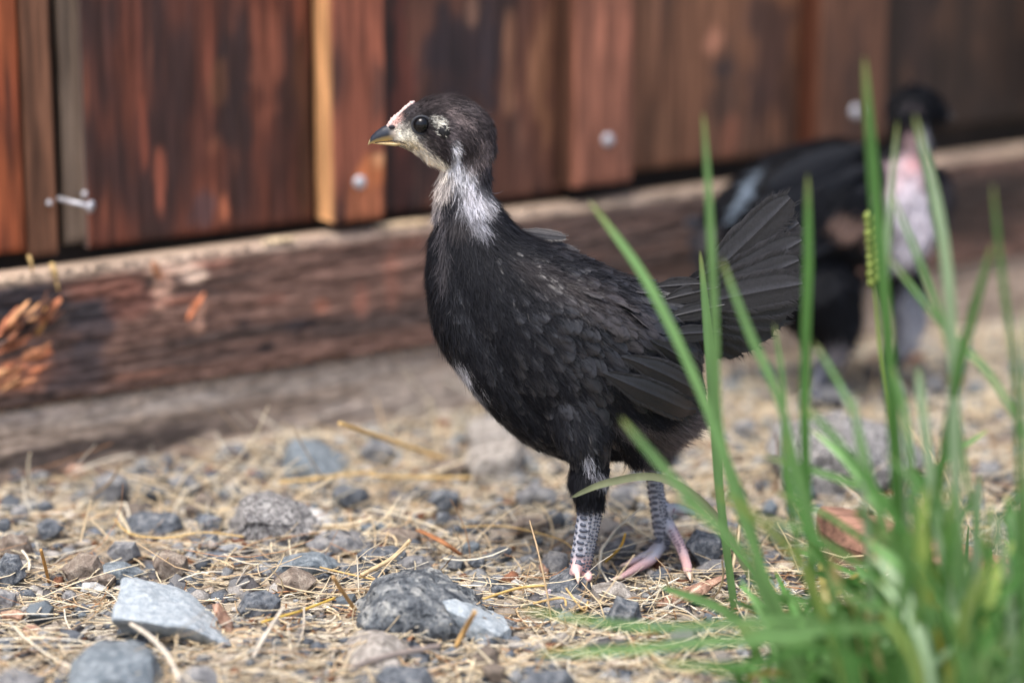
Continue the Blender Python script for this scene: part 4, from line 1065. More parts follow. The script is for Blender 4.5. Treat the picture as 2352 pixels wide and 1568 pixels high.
cb = paint1(px, py) * rng.uniform(.8, 1.2, (n, 1)); scap = np.exp(-(((px - 1380) / 200) ** 2 + ((py - 760) / 150) ** 2)); ce = mixc(cb * 1.0, np.tile(c(60, 58, 63), (n, 1)), .08 + .34 * scap) * rng.uniform(.8, 1.25, (n, 1))
V, F, C = contour_feathers(P, D, Nn, L, Wd, cb, ce, bvh, .0003, (.0013 + .0010 * scap) * rng.uniform(.5, 1.5, n), frn=14)
me = mesh_np('body_feathers', V - np.array(org1), F, C, True)
o = link('body_feathers', me, M_feather, chick); o['kind'] = 'stuff'; o['label'] = 'overlapping black body feathers with brownish edges'
# soft down on head, neck, flanks, hock
P, Nn = sample(co, no, tri, 300000)
D, px, py = flow(P, Nn, GD)
head = (py < 480)
face = ((px - 912) ** 2 / 26 ** 2 + (py - 306) ** 2 / 22 ** 2 < 1) | ((px - 968) ** 2 + (py - 287) ** 2 < 24 ** 2) | ((px - 1021) ** 2 / 15 ** 2 + (py - 304) ** 2 / 17 ** 2 < 1) | (px < 898)
rump = (px > 1430) & (py > 935) & (py < 1035) | (py > 1010) & (py < 1160) & (px < 1440)
hock = (py > 1040) & (py < 1160) & (px < 1420) & (P[:, 1] < YB)
rest = (py < 1040) & (rng.uniform(0, 1, len(P)) < .32 - .22 * np.exp(-(((px - 1400) / 200) ** 2 + ((py - 780) / 160) ** 2)))
hackle = (py > 440) & (py < 640) & (px < 1230)
ok = (head & ~face) | rump | hock | rest | hackle
P, Nn, D, px, py = P[ok], Nn[ok], D[ok], px[ok], py[ok]
n = len(P); cl = paint1(px + rng.normal(0, 4, n), py + rng.normal(0, 4, n)) * np.where(py < 500, rng.uniform(.4, 1.6, n), rng.uniform(.6, 1.35, n))[:, None]
bodyr = (py > 500) & (py < 1010) & (px < 1480)
L = np.where(py < 480, np.interp(py, [215, 330, 400, 480], [17, 17, 26, 38]), 26); L = np.where(px < 960, 7, L)
L = np.where((px > 1430) & (py > 940), 54, L); L = np.where((py > 1040) & (px < 1420), 27, L)
L = L * k1 * rng.uniform(.6, 1.3, n)
lift = np.where((px > 1430) & (py > 940), .5, np.where(py < 480, .22, .12)); lift = np.where((px < 1030) & (py > 400) & (py < 500), .45, lift); lift = np.where(bodyr, .05, lift); lift = np.where((py < 400) & (px > 970), .42, lift); lift = np.where((py > 1040) & (px < 1420), .3, lift)
L = np.where(bodyr, np.interp(py, [500, 700], [46, 34]) * k1 * rng.uniform(.6, 1.3, n), L); P = P + Nn * np.where(bodyr, .0012 * rng.uniform(.3, 1.3, n) * sm(520, 640, py), 0)[:, None]
V, F, C = strands(P, D, Nn, L, np.full(n, 1.7 * k1), cl * .8, cl * 1.25, lift, .35, 4, .16)
me = mesh_np('down', V - np.array(org1), F, C)
o = link('down', me, M_down, chick); o['kind'] = 'stuff'; o['label'] = 'soft grey white down on head, neck and flanks'
# breast / belly outline wisps
# face details
def spherish(name, px_, py_, y, rx, ry, rz, mat, cols=None, parent=body, nu=20, nv=14):
    cn = onY(px_, py_, y); V = []; 
    for i in range(nv + 1):
        th = math.pi * i / nv
        for j in range(nu):
            ph = 2 * math.pi * j / nu
            V.append(cn + Vector((math.sin(th) * math.cos(ph) * rx * k1, math.cos(th) * rz * k1, math.sin(th) * math.sin(ph) * ry * k1)) - org1)
    F = [[i * nu + j, i * nu + (j + 1) % nu, (i + 1) * nu + (j + 1) % nu, (i + 1) * nu + j] for i in range(nv) for j in range(nu)]
    return pyobj(name, V, F, mat, parent, None, True, None if cols is None else np.tile(cols, (len(V), 1)))
def surfY(px_, py_, side=-1):
    o_ = CAM if side < 0 else CAM + ray(px_, py_) * 3
    d_ = ray(px_, py_).normalized() * (1 if side < 0 else -1)
    h = bvh.ray_cast(o_, d_); return h[0].y if h[0] else YB
ye = surfY(968, 287)
for sgn, yy in ((-1, ye), (1, 2 * YB - ye)):
    e = spherish('eye', 968, 287, yy + sgn * .0002, 19, 19, 16, M_eye)
    # eyelid rim
    cn = onY(968, 287, yy); V = []; nr_ = 28
    ringp = [cn + Vector((math.cos(a_) * 22 * k1, sgn * .0006, math.sin(a_) * 21 * k1)) - org1 for a_ in np.linspace(0, 2 * math.pi, nr_ + 1)]
    V, F = tube(ringp, 2.6 * k1, 7, False); pyobj('eyelid', V, F, M_skin, e, None, True, np.tile(c(58, 60, 66), (len(V), 1)))
    yr = surfY(1021, 304) if sgn < 0 else 2 * YB - surfY(1021, 304)
    spherish('ear', 1021, 304, yr, 15, 18, 9, M_skin, c(16, 16, 20))
def beak_part(name, st, colf, nseg=18):
    """st: (px, ytop, ybot, halfdepth)"""
    A = np.array(st, float); Q = []
    for i in range(len(A) - 1):
        for t_ in np.linspace(0, 1, 5)[:-1]: Q.append(A[i] * (1 - t_) + A[i + 1] * t_)
    Q.append(A[-1]); V = []; cols = []
    for x_, yt, yb_, dd in Q:
        cn = onY(x_, (yt + yb_) / 2, YB); hh = (yb_ - yt) / 2 * k1
        for j in range(nseg):
            th = 2 * math.pi * j / nseg; sx_, sz_ = math.sin(th), math.cos(th)
            V.append(cn + Vector((0, sx_ * dd * k1 * (1 - .25 * max(0, sz_)), sz_ * hh)) - org1)
            cols.append(colf(x_, yt, yb_, (1 - sz_) / 2))
    m_ = len(Q); F = [[i * nseg + j, i * nseg + (j + 1) % nseg, (i + 1) * nseg + (j + 1) % nseg, (i + 1) * nseg + j] for i in range(m_ - 1) for j in range(nseg)] + [list(range(nseg))[::-1], [(m_ - 1) * nseg + j for j in range(nseg)]]
    return pyobj(name, V, F, M_beak, body, None, True, np.array(cols))
def ubc(x_, yt, yb_, v):
    dk = c(38, 42, 52); yl = c(214, 184, 120)
    f_ = float(sm(.62, .86, v)); base = dk * (1 - f_) + yl * f_
    if x_ > 893: 
        g_ = min(1, (x_ - 893) / 14); base = base * (1 - g_) + c(176, 164, 152) * g_
    if x_ < 850: base = base * .5 + c(200, 180, 130) * .5
    return base
beak_part('upper_beak', [(845, 331, 334, 1.5), (848, 322, 332, 4), (854, 311, 330, 7), (864, 301, 328, 10), (878, 291, 326, 13), (894, 284, 324, 16), (912, 281, 324, 20), (935, 282, 326, 24)], ubc)
beak_part('lower_beak', [(856, 327, 330, 2.5), (870, 325, 332, 7), (890, 324, 334, 11), (908, 323, 336, 14), (926, 320, 334, 17)], lambda x_, a_, b_, v: c(206, 178, 124) * (1 - .25 * v))
for sgn in (-1, 1):
    spherish('nostril', 900, 292, YB + sgn * 16.5 * k1, 8, 5, 3, M_skin, c(34, 32, 40))
# gape line
V, F = tube([onY(x_, y_, YB - d_ * k1) - org1 for x_, y_, d_ in ((862, 328, 9.5), (880, 326, 13), (900, 324, 17.5), (918, 325, 21.5), (930, 330, 24))], 1.3 * k1, 6)
pyobj('mouth_line', V, F, M_skin, body, None, True, np.tile(c(40, 30, 32), (len(V), 1)))
# comb: pink serrated ridge
V = []; cols = []; Fc = []
cpts = [(889, 292, 12, 13), (896, 283, 15, 14), (905, 274, 17, 14), (914, 264, 14, 12), (921, 256, 9, 9), (929, 248, 11, 9), (936, 241, 8, 8), (944, 235, 10, 8), (950, 231, 4, 5)]
n_ = 33; seg = 10; rc = random.Random(4)
for i in range(n_):
    f_ = i / (n_ - 1) * (len(cpts) - 1); i0 = min(int(f_), len(cpts) - 2); u_ = f_ - i0
    q = [cpts[i0][k_] * (1 - u_) + cpts[i0 + 1][k_] * u_ for k_ in range(4)]
    cn = onY(q[0] + 2, q[1] + 2, YB); hh = q[2] * .55 * (1 + rc.uniform(0, .3) * (i % 3 == 1) - .1 * (i % 3 == 2))
    nx, nz_ = -.68, .73
    for j in range(seg):
        th = 2 * math.pi * j / seg
        V.append(cn + Vector((nx * math.cos(th) * hh * k1, math.sin(th) * q[3] * .62 * k1, nz_ * math.cos(th) * hh * k1)) - org1)
        cols.append(c(222, 192, 186) * (0.85 + .25 * random.random()) * (1 if i % 4 != 3 else .75))
Fc = [[i * seg + j, i * seg + (j + 1) % seg, (i + 1) * seg + (j + 1) % seg, (i + 1) * seg + j] for i in range(n_ - 1) for j in range(seg)] + [list(range(seg))[::-1], [(n_ - 1) * seg + j for j in range(seg)]]
pyobj('comb', V, Fc, M_skin, body, None, True, np.array(cols))

# tail feathers
TC, TE = c(44, 43, 47), c(52, 50, 53)
tips = [(1838, 606, 58), (1846, 560, 56), (1822, 462, 56), (1840, 520, 56), (1842, 640, 58), (1830, 676, 56), (1806, 712, 56), (1780, 746, 54), (1748, 774, 52), (1712, 796, 50), (1672, 806, 46), (1640, 800, 40)]
for i, (tx, ty, wpx) in enumerate(tips):
    yy = (-.009 + .0016 * i) if i > 3 else -.001 + .0014 * i
    rx_, ry_ = 1590 + (tx - 1800) * .02, 700 + (ty - 620) * .18
    if ty > 730: rx_ -= 10
    root = onY(rx_, ry_, YB - .004 + yy * .3); tip = onY(tx, ty, YB + yy * 1.4)
    feather_card('tail_feather', root, tip, wpx * k1 * 1.65, (0.05, -1, .05), mat=M_feather, parent=chick, org=org1, col=TC * (0.8 + .4 * random.random()), edge=TE, bend=(-.03 if ty < 620 else .05), rag=.07, seed=i, bulge=.07, tipround=.74)
# tail coverts and wing quills
for i, (x0_, y0_, x1_, y1_, w_, of) in enumerate([(1520, 690, 1650, 660, 44, .003), (1530, 730, 1665, 700, 44, .003), (1520, 770, 1655, 762, 42, .003), (1560, 660, 1672, 604, 34, .003), (1500, 660, 1610, 652, 40, .003),
    ]):
    root = onY(x0_, y0_, surfY(x0_, y0_)); tip = onY(x1_, y1_, YB - .012)
    feather_card('tail_covert', root, tip, w_ * k1, (0, -1, .1), mat=M_feather, parent=chick, org=org1, col=TC * .6, edge=TE * .6, rag=.08, seed=50 + i, bulge=.08)
WQ = [(1380, 850, 1590, 936, 74), (1420, 815, 1606, 900, 66), (1480, 780, 1612, 858, 50)]
for i, (x0_, y0_, x1_, y1_, w_) in enumerate(WQ):
    root = onY(x0_, y0_, surfY(x0_, y0_)); ys1 = surfY(min(x1_, 1575), y1_)
    tip = onY(x1_, y1_, ys1 - .003)
    feather_card('wing_feather', root, tip, w_ * k1, (0, -1, .12), bvh=bvh, off=.0030 + .0003 * (11 - i), mat=M_feather, parent=chick, org=org1, col=c(27, 27, 31) * (.85 + .3 * random.random()), edge=c(46, 44, 47), rag=.03, seed=70 + i, bulge=.22, tipround=.6)
# far wing shoulder feathers seen above the back
for i, (x0_, y0_, x1_, y1_, w_) in enumerate([(1190, 530, 1300, 545, 34), (1200, 545, 1330, 580, 36), (1215, 560, 1370, 606, 36)]):
    feather_card('far_wing_feather', onY(x0_, y0_, YB + .016), onY(x1_, y1_, YB + .016), w_ * k1, (0, -.8, .6), mat=M_feather, parent=chick, org=org1, col=c(48, 46, 48), edge=c(84, 78, 76), rag=.06, seed=90 + i, bulge=.3)

# leg scales: rows of dark plates on the pale skin
def scutes(name, path, cols_spec, dk, mirror=1):
    """path: list (px,py,y,radius px). columns at angles around the shank facing the camera"""
    A = np.array(path, float); V = []; F = []; C = []
    Ls = [0]; 
    for i in range(len(A) - 1): Ls.append(Ls[-1] + math.hypot(A[i + 1, 0] - A[i, 0], A[i + 1, 1] - A[i, 1]))
    tot = Ls[-1]
    for (ang, stp, hw, hh, ph) in cols_spec:
        s_ = stp * ph
        while s_ < tot:
            x_, y_, yy, rr_ = [np.interp(s_, Ls, A[:, k_]) for k_ in range(4)]
            x2 = np.interp(s_ + 2, Ls, A[:, 0]); y2 = np.interp(s_ + 2, Ls, A[:, 1]); tx, ty = x2 - x_, y2 - y_; ln = math.hypot(tx, ty) + 1e-6
            tg = Vector((tx / ln, 0, -ty / ln)); 
            cn = onY(x_, y_, YB + yy); side = tg.cross(Vector((0, 1, 0))).normalized()   # picture-plane side
            aj = ang + random.uniform(-.09, .09); n_ = Vector((0, -1, 0)) * math.cos(aj) - side * math.sin(aj) * mirror
            cn = onY(x_, y_, YB + yy) + n_ * (rr_ * k1 * 1.0)
            hit = bvh.find_nearest(cn); cn = hit[0] if hit[0] is not None else cn
            n2 = hit[1] if hit[1] is not None else n_
            a_ = tg.cross(n2).normalized(); tg2 = n2.cross(a_).normalized()
            b0 = len(V); ns_ = 8; jw = random.uniform(.7, 1.15)
            for (rf, hgt) in ((1.0, .00012), (.82, .00055), (.4, .00075)):
                for j in range(ns_):
                    th = 2 * math.pi * j / ns_; cx_, sx_ = math.cos(th), math.sin(th)
                    cx_ = math.copysign(abs(cx_) ** .75, cx_); sx_ = math.copysign(abs(sx_) ** .75, sx_)
                    V.append(cn + a_ * cx_ * hw * .9 * k1 * rf * jw + tg2 * sx_ * hh * .86 * k1 * rf + n2 * hgt - org1)
                    C.append(dk * random.uniform(.8, 1.2) * (1 if rf > .9 else 1.15))
            V.append(cn + n2 * .0008 - org1); C.append(dk * 1.5)
            for r_ in range(2):
                for j in range(ns_): F.append([b0 + r_ * ns_ + j, b0 + r_ * ns_ + (j + 1) % ns_, b0 + (r_ + 1) * ns_ + (j + 1) % ns_, b0 + (r_ + 1) * ns_ + j])
            for j in range(ns_): F.append([b0 + 2 * ns_ + j, b0 + 2 * ns_ + (j + 1) % ns_, b0 + 3 * ns_])
            s_ += stp * random.uniform(.84, 1.14)
    o_ = pyobj(name, V, F, M_scale, body, None, True, np.array(C)); o_['kind'] = 'stuff'
    return o_
pn = [(1353, 1166, near, 25), (1347, 1220, near, 23), (1338, 1270, near, 22), (1331, 1306, near, 23)]
pf = [(1500, 1062, far, 24), (1505, 1110, far, 20), (1512, 1160, far, 21), (1520, 1205, far, 22), (1520, 1262, far, 17)]
spec = [(.42, 13.5, 11.0, 5.8, .5), (-.22, 8.5, 4.2, 3.3, .3), (-.6, 8.2, 3.6, 3.1, .8), (-.98, 8.0, 3.4, 3.0, .2), (-1.35, 8, 3, 2.8, .6), (1.2, 13.5, 7, 5.6, .0)]
scutes('leg_scales', pn, spec, c(66, 72, 86))
scutes('leg_scales', pf, spec, c(86, 88, 100))
for pts_ in ([(1500, 1280, .012, 12), (1462, 1301, .01, 11), (1436, 1316, .008, 8)], [(1540, 1214, .02, 12), (1562, 1256, .011, 12), (1576, 1296, .005, 11)], [(1544, 1163, far, 12), (1590, 1174, far, 9)], [(1312, 1334, -.004, 12), (1262, 1358, -.010, 10), (1240, 1372, -.012, 8)]):
    scutes('toe_scales', pts_, [(0, 7, 7, 2.6, .5), (-.8, 7, 4, 2.4, .2)], c(128, 108, 122))
# claws
def claw(p, d, L_, r_):
    p = Vector(p); d = Vector(d).normalized(); Q = [p - d * L_ * .2, p + d * L_ * .3, p + d * L_ * .7 - Vector((0, 0, L_ * .12)), p + d * L_ - Vector((0, 0, L_ * .3))]
    V, F = tube([q - org1 for q in Q], [r_, r_ * .85, r_ * .5, r_ * .12], 10); pyobj('claw', V, F, M_beak, body, None, True, np.tile(c(222, 196, 178), (len(V), 1)))
claw(g(1236, 1374, .001), (-1, -.4, 0), 24 * k1, 6 * k1); pass
claw(W1(1326, 1320, near - .015), (.1, -.7, -.5), 20 * k1, 7 * k1); claw(g(1424, 1326, .003), (-1, -.2, 0), 26 * k1, 6 * k1)
claw(g(1440, 1296, .003), (-1, -.1, 0), 20 * k1, 6 * k1); claw(g(1582, 1318, .003), (.1, -1, 0), 28 * k1, 7 * k1); claw(W1(1598, 1178, far - .002), (1, 0, -.15), 18 * k1, 5 * k1)

# ---------- second chick, out of focus behind
g2 = onG(1950, 905); Y2 = g2.y; k2 = pxm(Y2)
chick2 = empty('chick', (g2.x, Y2, 0), 'blurred dark chick with a pinkish white bare breast, standing behind the grass on the right', 'chick')
org2 = Vector(chick2.location)
def g2g(x, y, z=.003): return onG(x, y, z)
P2 = [
 ring_loft([(1640, 560, 44, 30, .02), (1700, 510, 84, 62, .015), (1800, 480, 132, 112, .008), (1900, 470, 150, 130), (1985, 455, 140, 122), (2050, 420, 100, 90), (2088, 350, 52, 48), (2098, 300, 38, 36), (2102, 265, 42, 40)], Y2),
 ring_loft([(2078, 245, 38, 36), (2105, 238, 44, 42), (2140, 248, 34, 30), (2166, 262, 16, 14)], Y2),
 ring_loft([(1820, 560, 132, 110), (1862, 650, 118, 100), (1890, 720, 82, 76)], Y2),
 ring_loft([(2060, 470, 90, 80), (2080, 540, 62, 70), (2060, 600, 40, 50)], Y2),
 ring_loft([(1905, 660, 78, 60, -.02), (1930, 740, 50, 42, -.02), (1922, 800, 30, 28, -.02), (1895, 840, 20, 20, -.02), (1872, 885, 17, 17, -.02)], Y2),
 ring_loft([(2050, 600, 60, 50, .015), (2086, 690, 42, 38, .015), (2086, 760, 30, 28, .015), (2060, 810, 18, 18, .015), (2040, 850, 15, 15, .015)], Y2),
 ring_loft([(2150, 400, 24, 30, .02), (2166, 460, 30, 40, .02), (2140, 530, 22, 30, .02)], Y2),
]
def toe2(base, pts): 
    P2.append(world_chain([base] + [g2g(*q) for q in pts], [14 * k2, 11 * k2, 8 * k2][:len(pts) + 1], 8))
b1_, b2_ = onY(1872, 885, Y2 - .02), onY(2040, 850, Y2 + .015)
for pt in ([(1900, 912), (1936, 926)], [(1872, 918), (1864, 940)], [(1846, 908), (1820, 914)]): toe2(b1_, pt)
for pt in ([(2066, 870), (2100, 878)], [(2036, 876), (2024, 894)], [(2012, 866), (1990, 868)]): toe2(b2_, pt)
b2me = fuse('body', P2, .0022, 4)
co2, no2, tri2 = mesh_arrays(b2me); px, py = to_px(co2)
B2 = [(2085, 430, 54, 80, 0, c(186, 162, 168), .95), (2100, 372, 22, 20, -8, c(190, 146, 148), .8), (2098, 500, 56, 100, -8, c(204, 198, 206), .95), (2060, 570, 50, 40, 0, c(214, 208, 214), .8), (1966, 512, 50, 34, 0, c(140, 116, 106), .8),
      (2095, 310, 20, 34, 0, c(140, 116, 118), .7), (2125, 300, 12, 30, 0, c(180, 180, 190), .6), (1728, 440, 13, 70, 32, c(122, 136, 152), .85), (1640, 560, 30, 50, 20, c(112, 108, 112), .7),
      (2100, 232, 24, 10, 0, c(70, 64, 68), .6), (1930, 800, 30, 30, 0, c(130, 126, 132), .7), (2090, 720, 50, 80, 0, c(170, 172, 182), .8), (2160, 460, 30, 60, 0, c(76, 72, 76), .6), (1880, 870, 50, 60, 0, c(100, 104, 116), .9), (2040, 850, 70, 30, 0, c(112, 112, 120), .9)]
def paint2(px, py): return blob_paint(px, py, c(12, 14, 20), B2, 5, .3)
set_cols(b2me, paint2(px, py)); b2me.polygons.foreach_set('use_smooth', np.ones(len(b2me.polygons), bool))
b2me.vertices.foreach_set('co', (co2 - np.array(org2)).ravel().astype(np.float32)); b2me.update()
body2 = link('body', b2me, M_skin, chick2)
P, Nn = sample(co2, no2, tri2, 26000)
GD2 = [(1640, 560, -1, .5), (1750, 450, -1, .5), (1900, 400, -1, .4), (1900, 550, -.8, .7), (2000, 420, -.8, .8), (2080, 420, -.1, 1), (2100, 330, 0, 1), (2100, 250, -.4, .9), (1900, 680, -.4, .9), (1930, 760, 0, 1), (2070, 650, 0, 1), (2150, 460, -.1, 1)]
D, px, py = flow(P, Nn, GD2); ok = py < 815
P, Nn, D, px, py = P[ok], Nn[ok], D[ok], px[ok], py[ok]; n = len(P)
cl = paint2(px, py) * rng.uniform(.6, 1.4, (n, 1)); Ls = rng.uniform(20, 44, n) * k2; Ls[(px > 2030) & (py > 330) & (py < 480)] *= .5
V, F, C = strands(P, D, Nn, Ls, rng.uniform(5, 10, n) * k2, cl, cl * 1.2, .2, .3, 4, .18)
me = mesh_np('plumage', V - np.array(org2), F, C); o = link('plumage', me, M_down, chick2); o['kind'] = 'stuff'; o['label'] = 'blurred black plumage with a white breast'
for i, (tx, ty, w_) in enumerate([(1572, 510, 40), (1580, 560, 40), (1590, 600, 40), (1600, 640, 36), (1604, 540, 36)]):
    feather_card('tail_feather', onY(1680, 530, Y2 + .015 + .002 * i), onY(tx, ty, Y2 + .015 + .002 * i), w_ * k2, (0, -1, .1), mat=M_down, parent=chick2, org=org2, col=c(48, 48, 54), edge=c(84, 84, 92), seed=200 + i, barbs=False)
for i, (x0_, y0_, x1_, y1_, w_) in enumerate([(1990, 330, 1760, 430, 60), (2000, 380, 1740, 480, 60), (2000, 430, 1740, 530, 60), (1990, 480, 1760, 570, 56), (1960, 520, 1790, 600, 50)]):
    feather_card('wing_feather', onY(x0_, y0_, Y2 - .034), onY(x1_, y1_, Y2 - .030), w_ * k2, (-.1, -1, .2), mat=M_down, parent=chick2, org=org2, col=c(22, 25, 32), edge=c(36, 40, 48), seed=220 + i, barbs=False)
k1s = k1; k1 = k2; _o1 = org1; org1 = org2
spherish('eye', 2120, 240, Y2 - .010, 11, 11, 8, M_eye, parent=body2)
V, F = tube([onY(2160, 258, Y2) - org2, onY(2178, 264, Y2) - org2, onY(2196, 274, Y2) - org2], [12 * k2, 8 * k2, 1.5 * k2], 10)
pyobj('beak', V, F, M_beak, body2, None, True, np.tile(c(60, 58, 62), (len(V), 1)))
k1 = k1s; org1 = _o1

# ------------------------------------------------------------------ grass
def blade_geo(P, wid, twist=0.0, tipf=.13, fold=.25):
    """P: list of world points from base to tip"""
    n = len(P); Q = []
    for i in range(n - 1):
        p0, p1, p2, p3 = P[max(i - 1, 0)], P[i], P[i + 1], P[min(i + 2, n - 1)]
        for t_ in np.linspace(0, 1, 7)[:-1]:
            Q.append(0.5 * ((2 * p1) + (p2 - p0) * t_ + (2 * p0 - 5 * p1 + 4 * p2 - p3) * t_ ** 2 + (3 * p1 - p0 - 3 * p2 + p3) * t_ ** 3))
    Q.append(P[-1]); m_ = len(Q); V = []
    for i, q in enumerate(Q):
        t_ = i / (m_ - 1); tg = (Q[min(i + 1, m_ - 1)] - Q[max(i - 1, 0)]).normalized()
        ref = Vector((math.sin(twist * t_ + .3), -1, 0.15)); s_ = tg.cross(ref).normalized(); nn_ = s_.cross(tg)
        w_ = wid * .5 * (.72 + .28 * min(1, t_ * 3)) * (1 if t_ < 1 - tipf * 2 else math.sqrt(max(0, (1 - t_) / (tipf * 2)))) + .00008
        V += [q - s_ * w_, q - nn_ * w_ * fold, q + s_ * w_]
    F = grid_faces(m_, 3)
    return V, F
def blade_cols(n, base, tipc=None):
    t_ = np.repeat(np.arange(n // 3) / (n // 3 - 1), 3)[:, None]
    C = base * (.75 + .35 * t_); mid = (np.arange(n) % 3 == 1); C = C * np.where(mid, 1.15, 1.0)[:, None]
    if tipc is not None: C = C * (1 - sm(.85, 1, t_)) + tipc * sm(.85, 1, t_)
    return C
G1, G2, G3, G4 = c(88, 134, 68), c(114, 154, 94), c(156, 182, 142), c(150, 172, 90)
DRY = c(196, 184, 110)
tuft = empty('grass_clump', onG(2100, 1545), 'tall green grass clump rising in the right foreground', 'grass')
ot = Vector(tuft.location)
def blade(pts, wpx, col, dy_tip=0.0, parent=tuft, o_=None, zb=0.0, twist=.4, tipc=c(150, 160, 96)):
    """pts from base to tip in photo px; base stands on the ground"""
    o_ = ot if o_ is None else o_
    if pts[0][1] > 1440: pts = [(pts[0][0] + (pts[0][0] - pts[1][0]) * .35, pts[0][1] + 130)] + list(pts[1:])
    b0 = onG(pts[0][0], pts[0][1], zb); n = len(pts); P = [b0]
    for i in range(1, n):
        t_ = i / (n - 1); P.append(onY(pts[i][0], pts[i][1], b0.y + dy_tip * t_))
    V, F = blade_geo([p_ - o_ for p_ in P], wpx * .98 * pxm(b0.y), twist)
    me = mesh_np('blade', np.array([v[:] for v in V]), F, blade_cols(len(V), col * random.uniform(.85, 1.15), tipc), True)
    return link('blade', me, M_grass, parent)
blade([(1850, 1500), (1720, 1230), (1640, 980), (1560, 790), (1470, 620), (1352, 460)], 24, G2, .02)
blade([(1800, 1480), (1720, 1190), (1655, 1000), (1640, 700), (1628, 450), (1615, 258)], 22, G2, .0)
blade([(1690, 1420), (1655, 1150), (1640, 960), (1625, 760), (1608, 575)], 24, G2, .01)
blade([(1960, 1520), (1850, 1150), (1790, 920), (1720, 760), (1656, 590)], 21, G2, .0)
blade([(1880, 1500), (1852, 1100), (1850, 800), (1856, 600), (1855, 398)], 27, G1, .0)
blade([(2080, 1540), (2060, 1150), (2045, 850), (2020, 560), (2002, 350), (1985, 130)], 34, G1, .0)
blade([(2110, 1540), (2062, 1000), (2036, 700), (2040, 520), (2062, 275)], 20, G3, .03)
blade([(2230, 1560), (2195, 1100), (2190, 850), (2175, 620), (2145, 440), (2100, 262)], 30, G3, .0)
blade([(2352, 1560), (2340, 1100), (2330, 850), (2300, 620), (2280, 420)], 18, G1, -.02)
blade([(2080, 1560), (2150, 1150), (2200, 860), (2240, 700), (2278, 560)], 28, G1, .0)
blade([(2450, 1560), (2400, 1150), (2300, 900), (2160, 740), (2040, 588)], 16, G2, .02)
blade([(2330, 1560), (2230, 1150), (2180, 800), (2120, 620), (2045, 440)], 16, G2, .02)
blade([(1860, 1560), (1740, 1320), (1620, 1180), (1520, 1070), (1425, 958)], 22, G2, -.01)
blade([(1900, 1500), (1810, 1150), (1800, 900), (1778, 742)], 14, G2, .02)
blade([(2160, 1560), (2040, 1230), (1960, 950), (1868, 782)], 14, G2, .0)
blade([(2240, 1560), (2140, 1330), (2020, 1140), (1920, 1010), (1848, 930)], 22, G1, -.02)
blade([(2010, 1560), (1990, 1200), (1970, 1000), (1960, 900)], 18, G3, .0)
blade([(2120, 1560), (2100, 1180), (2080, 960), (2050, 840)], 22, G2, .0)
blade([(2220, 1560), (2160, 1250), (2120, 950), (2108, 840)], 26, G3, .0)
blade([(2380, 1560), (2360, 1200), (2352, 900), (2350, 700)], 10, G2, .0)
blade([(1880, 1600), (1760, 1400), (1700, 1260), (1580, 1160), (1552, 1150)], 16, G2, -.03)
blade([(1730, 1340), (1640, 1180), (1520, 1098), (1395, 1108), (1312, 1142)], 18, c(136, 142, 110), -.035, tipc=c(136, 142, 110))
blade([(2060, 1600), (1960, 1400), (1860, 1230), (1820, 1120), (1800, 1000)], 24, G1, .0)
blade([(1960, 1600), (1900, 1450), (1800, 1420), (1500, 1440), (1190, 1398)], 20, G2, -.02, zb=0)
blade([(2000, 1620), (1900, 1500), (1700, 1470), (1450, 1490), (1225, 1502)], 24, G2, -.02)
blade([(2200, 1620), (2100, 1480), (1950, 1440), (1800, 1452), (1690, 1440)], 34, G2, -.03)
blade([(2100, 1620), (2000, 1530), (1850, 1490), (1700, 1530), (1500, 1520)], 24, G1, -.03)
blade([(2160, 1600), (2100, 1480), (2050, 1400), (1990, 1390), (1900, 1330)], 22, G2, -.03)
blade([(2040, 1590), (1990, 1400), (1940, 1370), (1900, 1290)], 20, c(196, 186, 130), -.03)
blade([(1990, 1580), (1960, 1420), (1930, 1350), (1912, 1260)], 16, c(206, 170, 120), -.03)
blade([(2200, 1600), (2140, 1400), (2130, 1320), (2100, 1270)], 14, c(206, 190, 80), -.03)
rb = random.Random(5)
for i in range(84):
    bx = rb.triangular(1780, 2460, 2230); by = rb.uniform(1480, 1760)
    H = rb.uniform(160, 560) * (1.0 if bx > 1950 else .6)
    lean = rb.gauss(-.12, .38); tx = bx + H * lean; ty = by - H
    mx_, my_ = bx + H * lean * .25, by - H * .5
    blade([(bx, by), (mx_, my_), (bx + H * lean * .6, by - H * .8), (tx, ty + H * .03)], rb.uniform(12, 30), [G1, G2, G2, c(74, 118, 56), G3, G4][rb.randrange(6)], rb.uniform(-.05, .05), twist=rb.uniform(-1, 1))
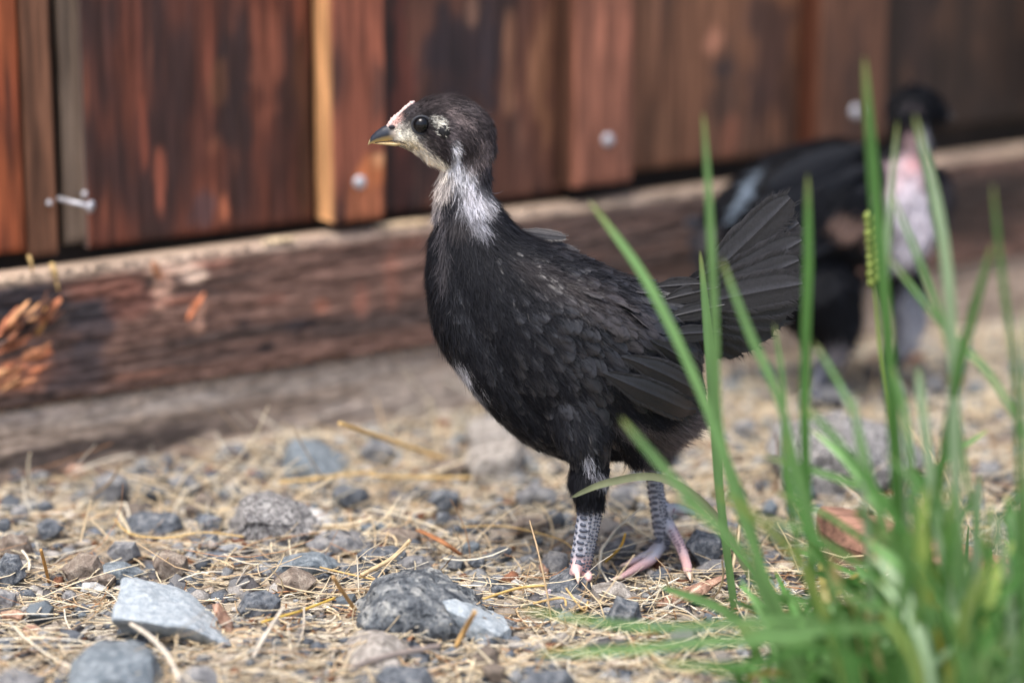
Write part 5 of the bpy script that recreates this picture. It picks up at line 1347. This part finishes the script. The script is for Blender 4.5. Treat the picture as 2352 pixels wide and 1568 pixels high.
# seed head beside the tallest blade
sh = empty('seed_stalk', onG(2105, 1520), 'yellow green grass seed head on a thin stem beside the tallest blade', 'grass')
so = Vector(sh.location); yb_ = so.y
P = [onG(2105, 1520), onY(2060, 1100, yb_), onY(2020, 800, yb_ + .01), onY(2006, 650, yb_ + .01), onY(1998, 500, yb_ + .01)]
V, F = tube([p_ - so for p_ in P], [4 * k1, 4 * k1, 3.5 * k1, 2.5 * k1, 1.5 * k1], 6); pyobj('stem', V, F, M_grass, sh, None, True, np.tile(G4, (len(V), 1)))
for i in range(17):
    t_ = i / 16; cn = P[3].lerp(P[4], t_); sg = 1 if i % 2 else -1
    Q = [cn + Vector((sg * 3 * k1, 0, -6 * k1)), cn + Vector((sg * 7 * k1, -.001, 0)), cn + Vector((sg * 7 * k1, -.001, 8 * k1)), cn + Vector((sg * 4 * k1, 0, 16 * k1))]
    V, F = tube([q - so for q in Q], [3 * k1, (5 + 5 * random.random()) * k1, 7 * k1, 1 * k1], 7); pyobj('spikelet', V, F, M_grass, sh, None, True, np.tile(c(158, 174, 92) * random.uniform(.7, 1.2), (len(V), 1)))
# low mat of short grass at the bottom right
def grass_mat(n):
    bx = rng.triangular(1660, 2420, 2900, n); by = rng.uniform(1500, 1740, n)
    Vs, Fs, Cs = [], [], []; b0 = 0
    for i in range(n):
        if bx[i] < 1950 and rng.uniform() < .4: continue
        p0 = onG(bx[i], by[i]); H = rng.uniform(.015, .055); a_ = rng.uniform(0, 6.28); ln = rng.uniform(.2, 1.3) * H
        p1 = p0 + Vector((math.cos(a_) * ln * .3, math.sin(a_) * ln * .3, H * .6)); p2 = p0 + Vector((math.cos(a_) * ln, math.sin(a_) * ln, H * rng.uniform(.75, 1)))
        V, F = blade_geo([p0, p1, p2], rng.uniform(.0016, .0042), rng.uniform(-1, 1))
        Vs += V; Fs.append(F + b0); b0 += len(V)
        cbase = [G1, G2, c(70, 112, 54), c(96, 128, 70), DRY * .8][rng.choice(5, p=[.32, .28, .22, .12, .06])]
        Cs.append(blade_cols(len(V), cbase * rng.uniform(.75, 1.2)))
    return mesh_np('short_grass', np.array([v[:] for v in Vs]), np.concatenate(Fs), np.concatenate(Cs), True)
tag(link('short_grass', grass_mat(1400), M_grass), 'dense low mat of short green grass in the bottom right corner', 'grass', kind='stuff')
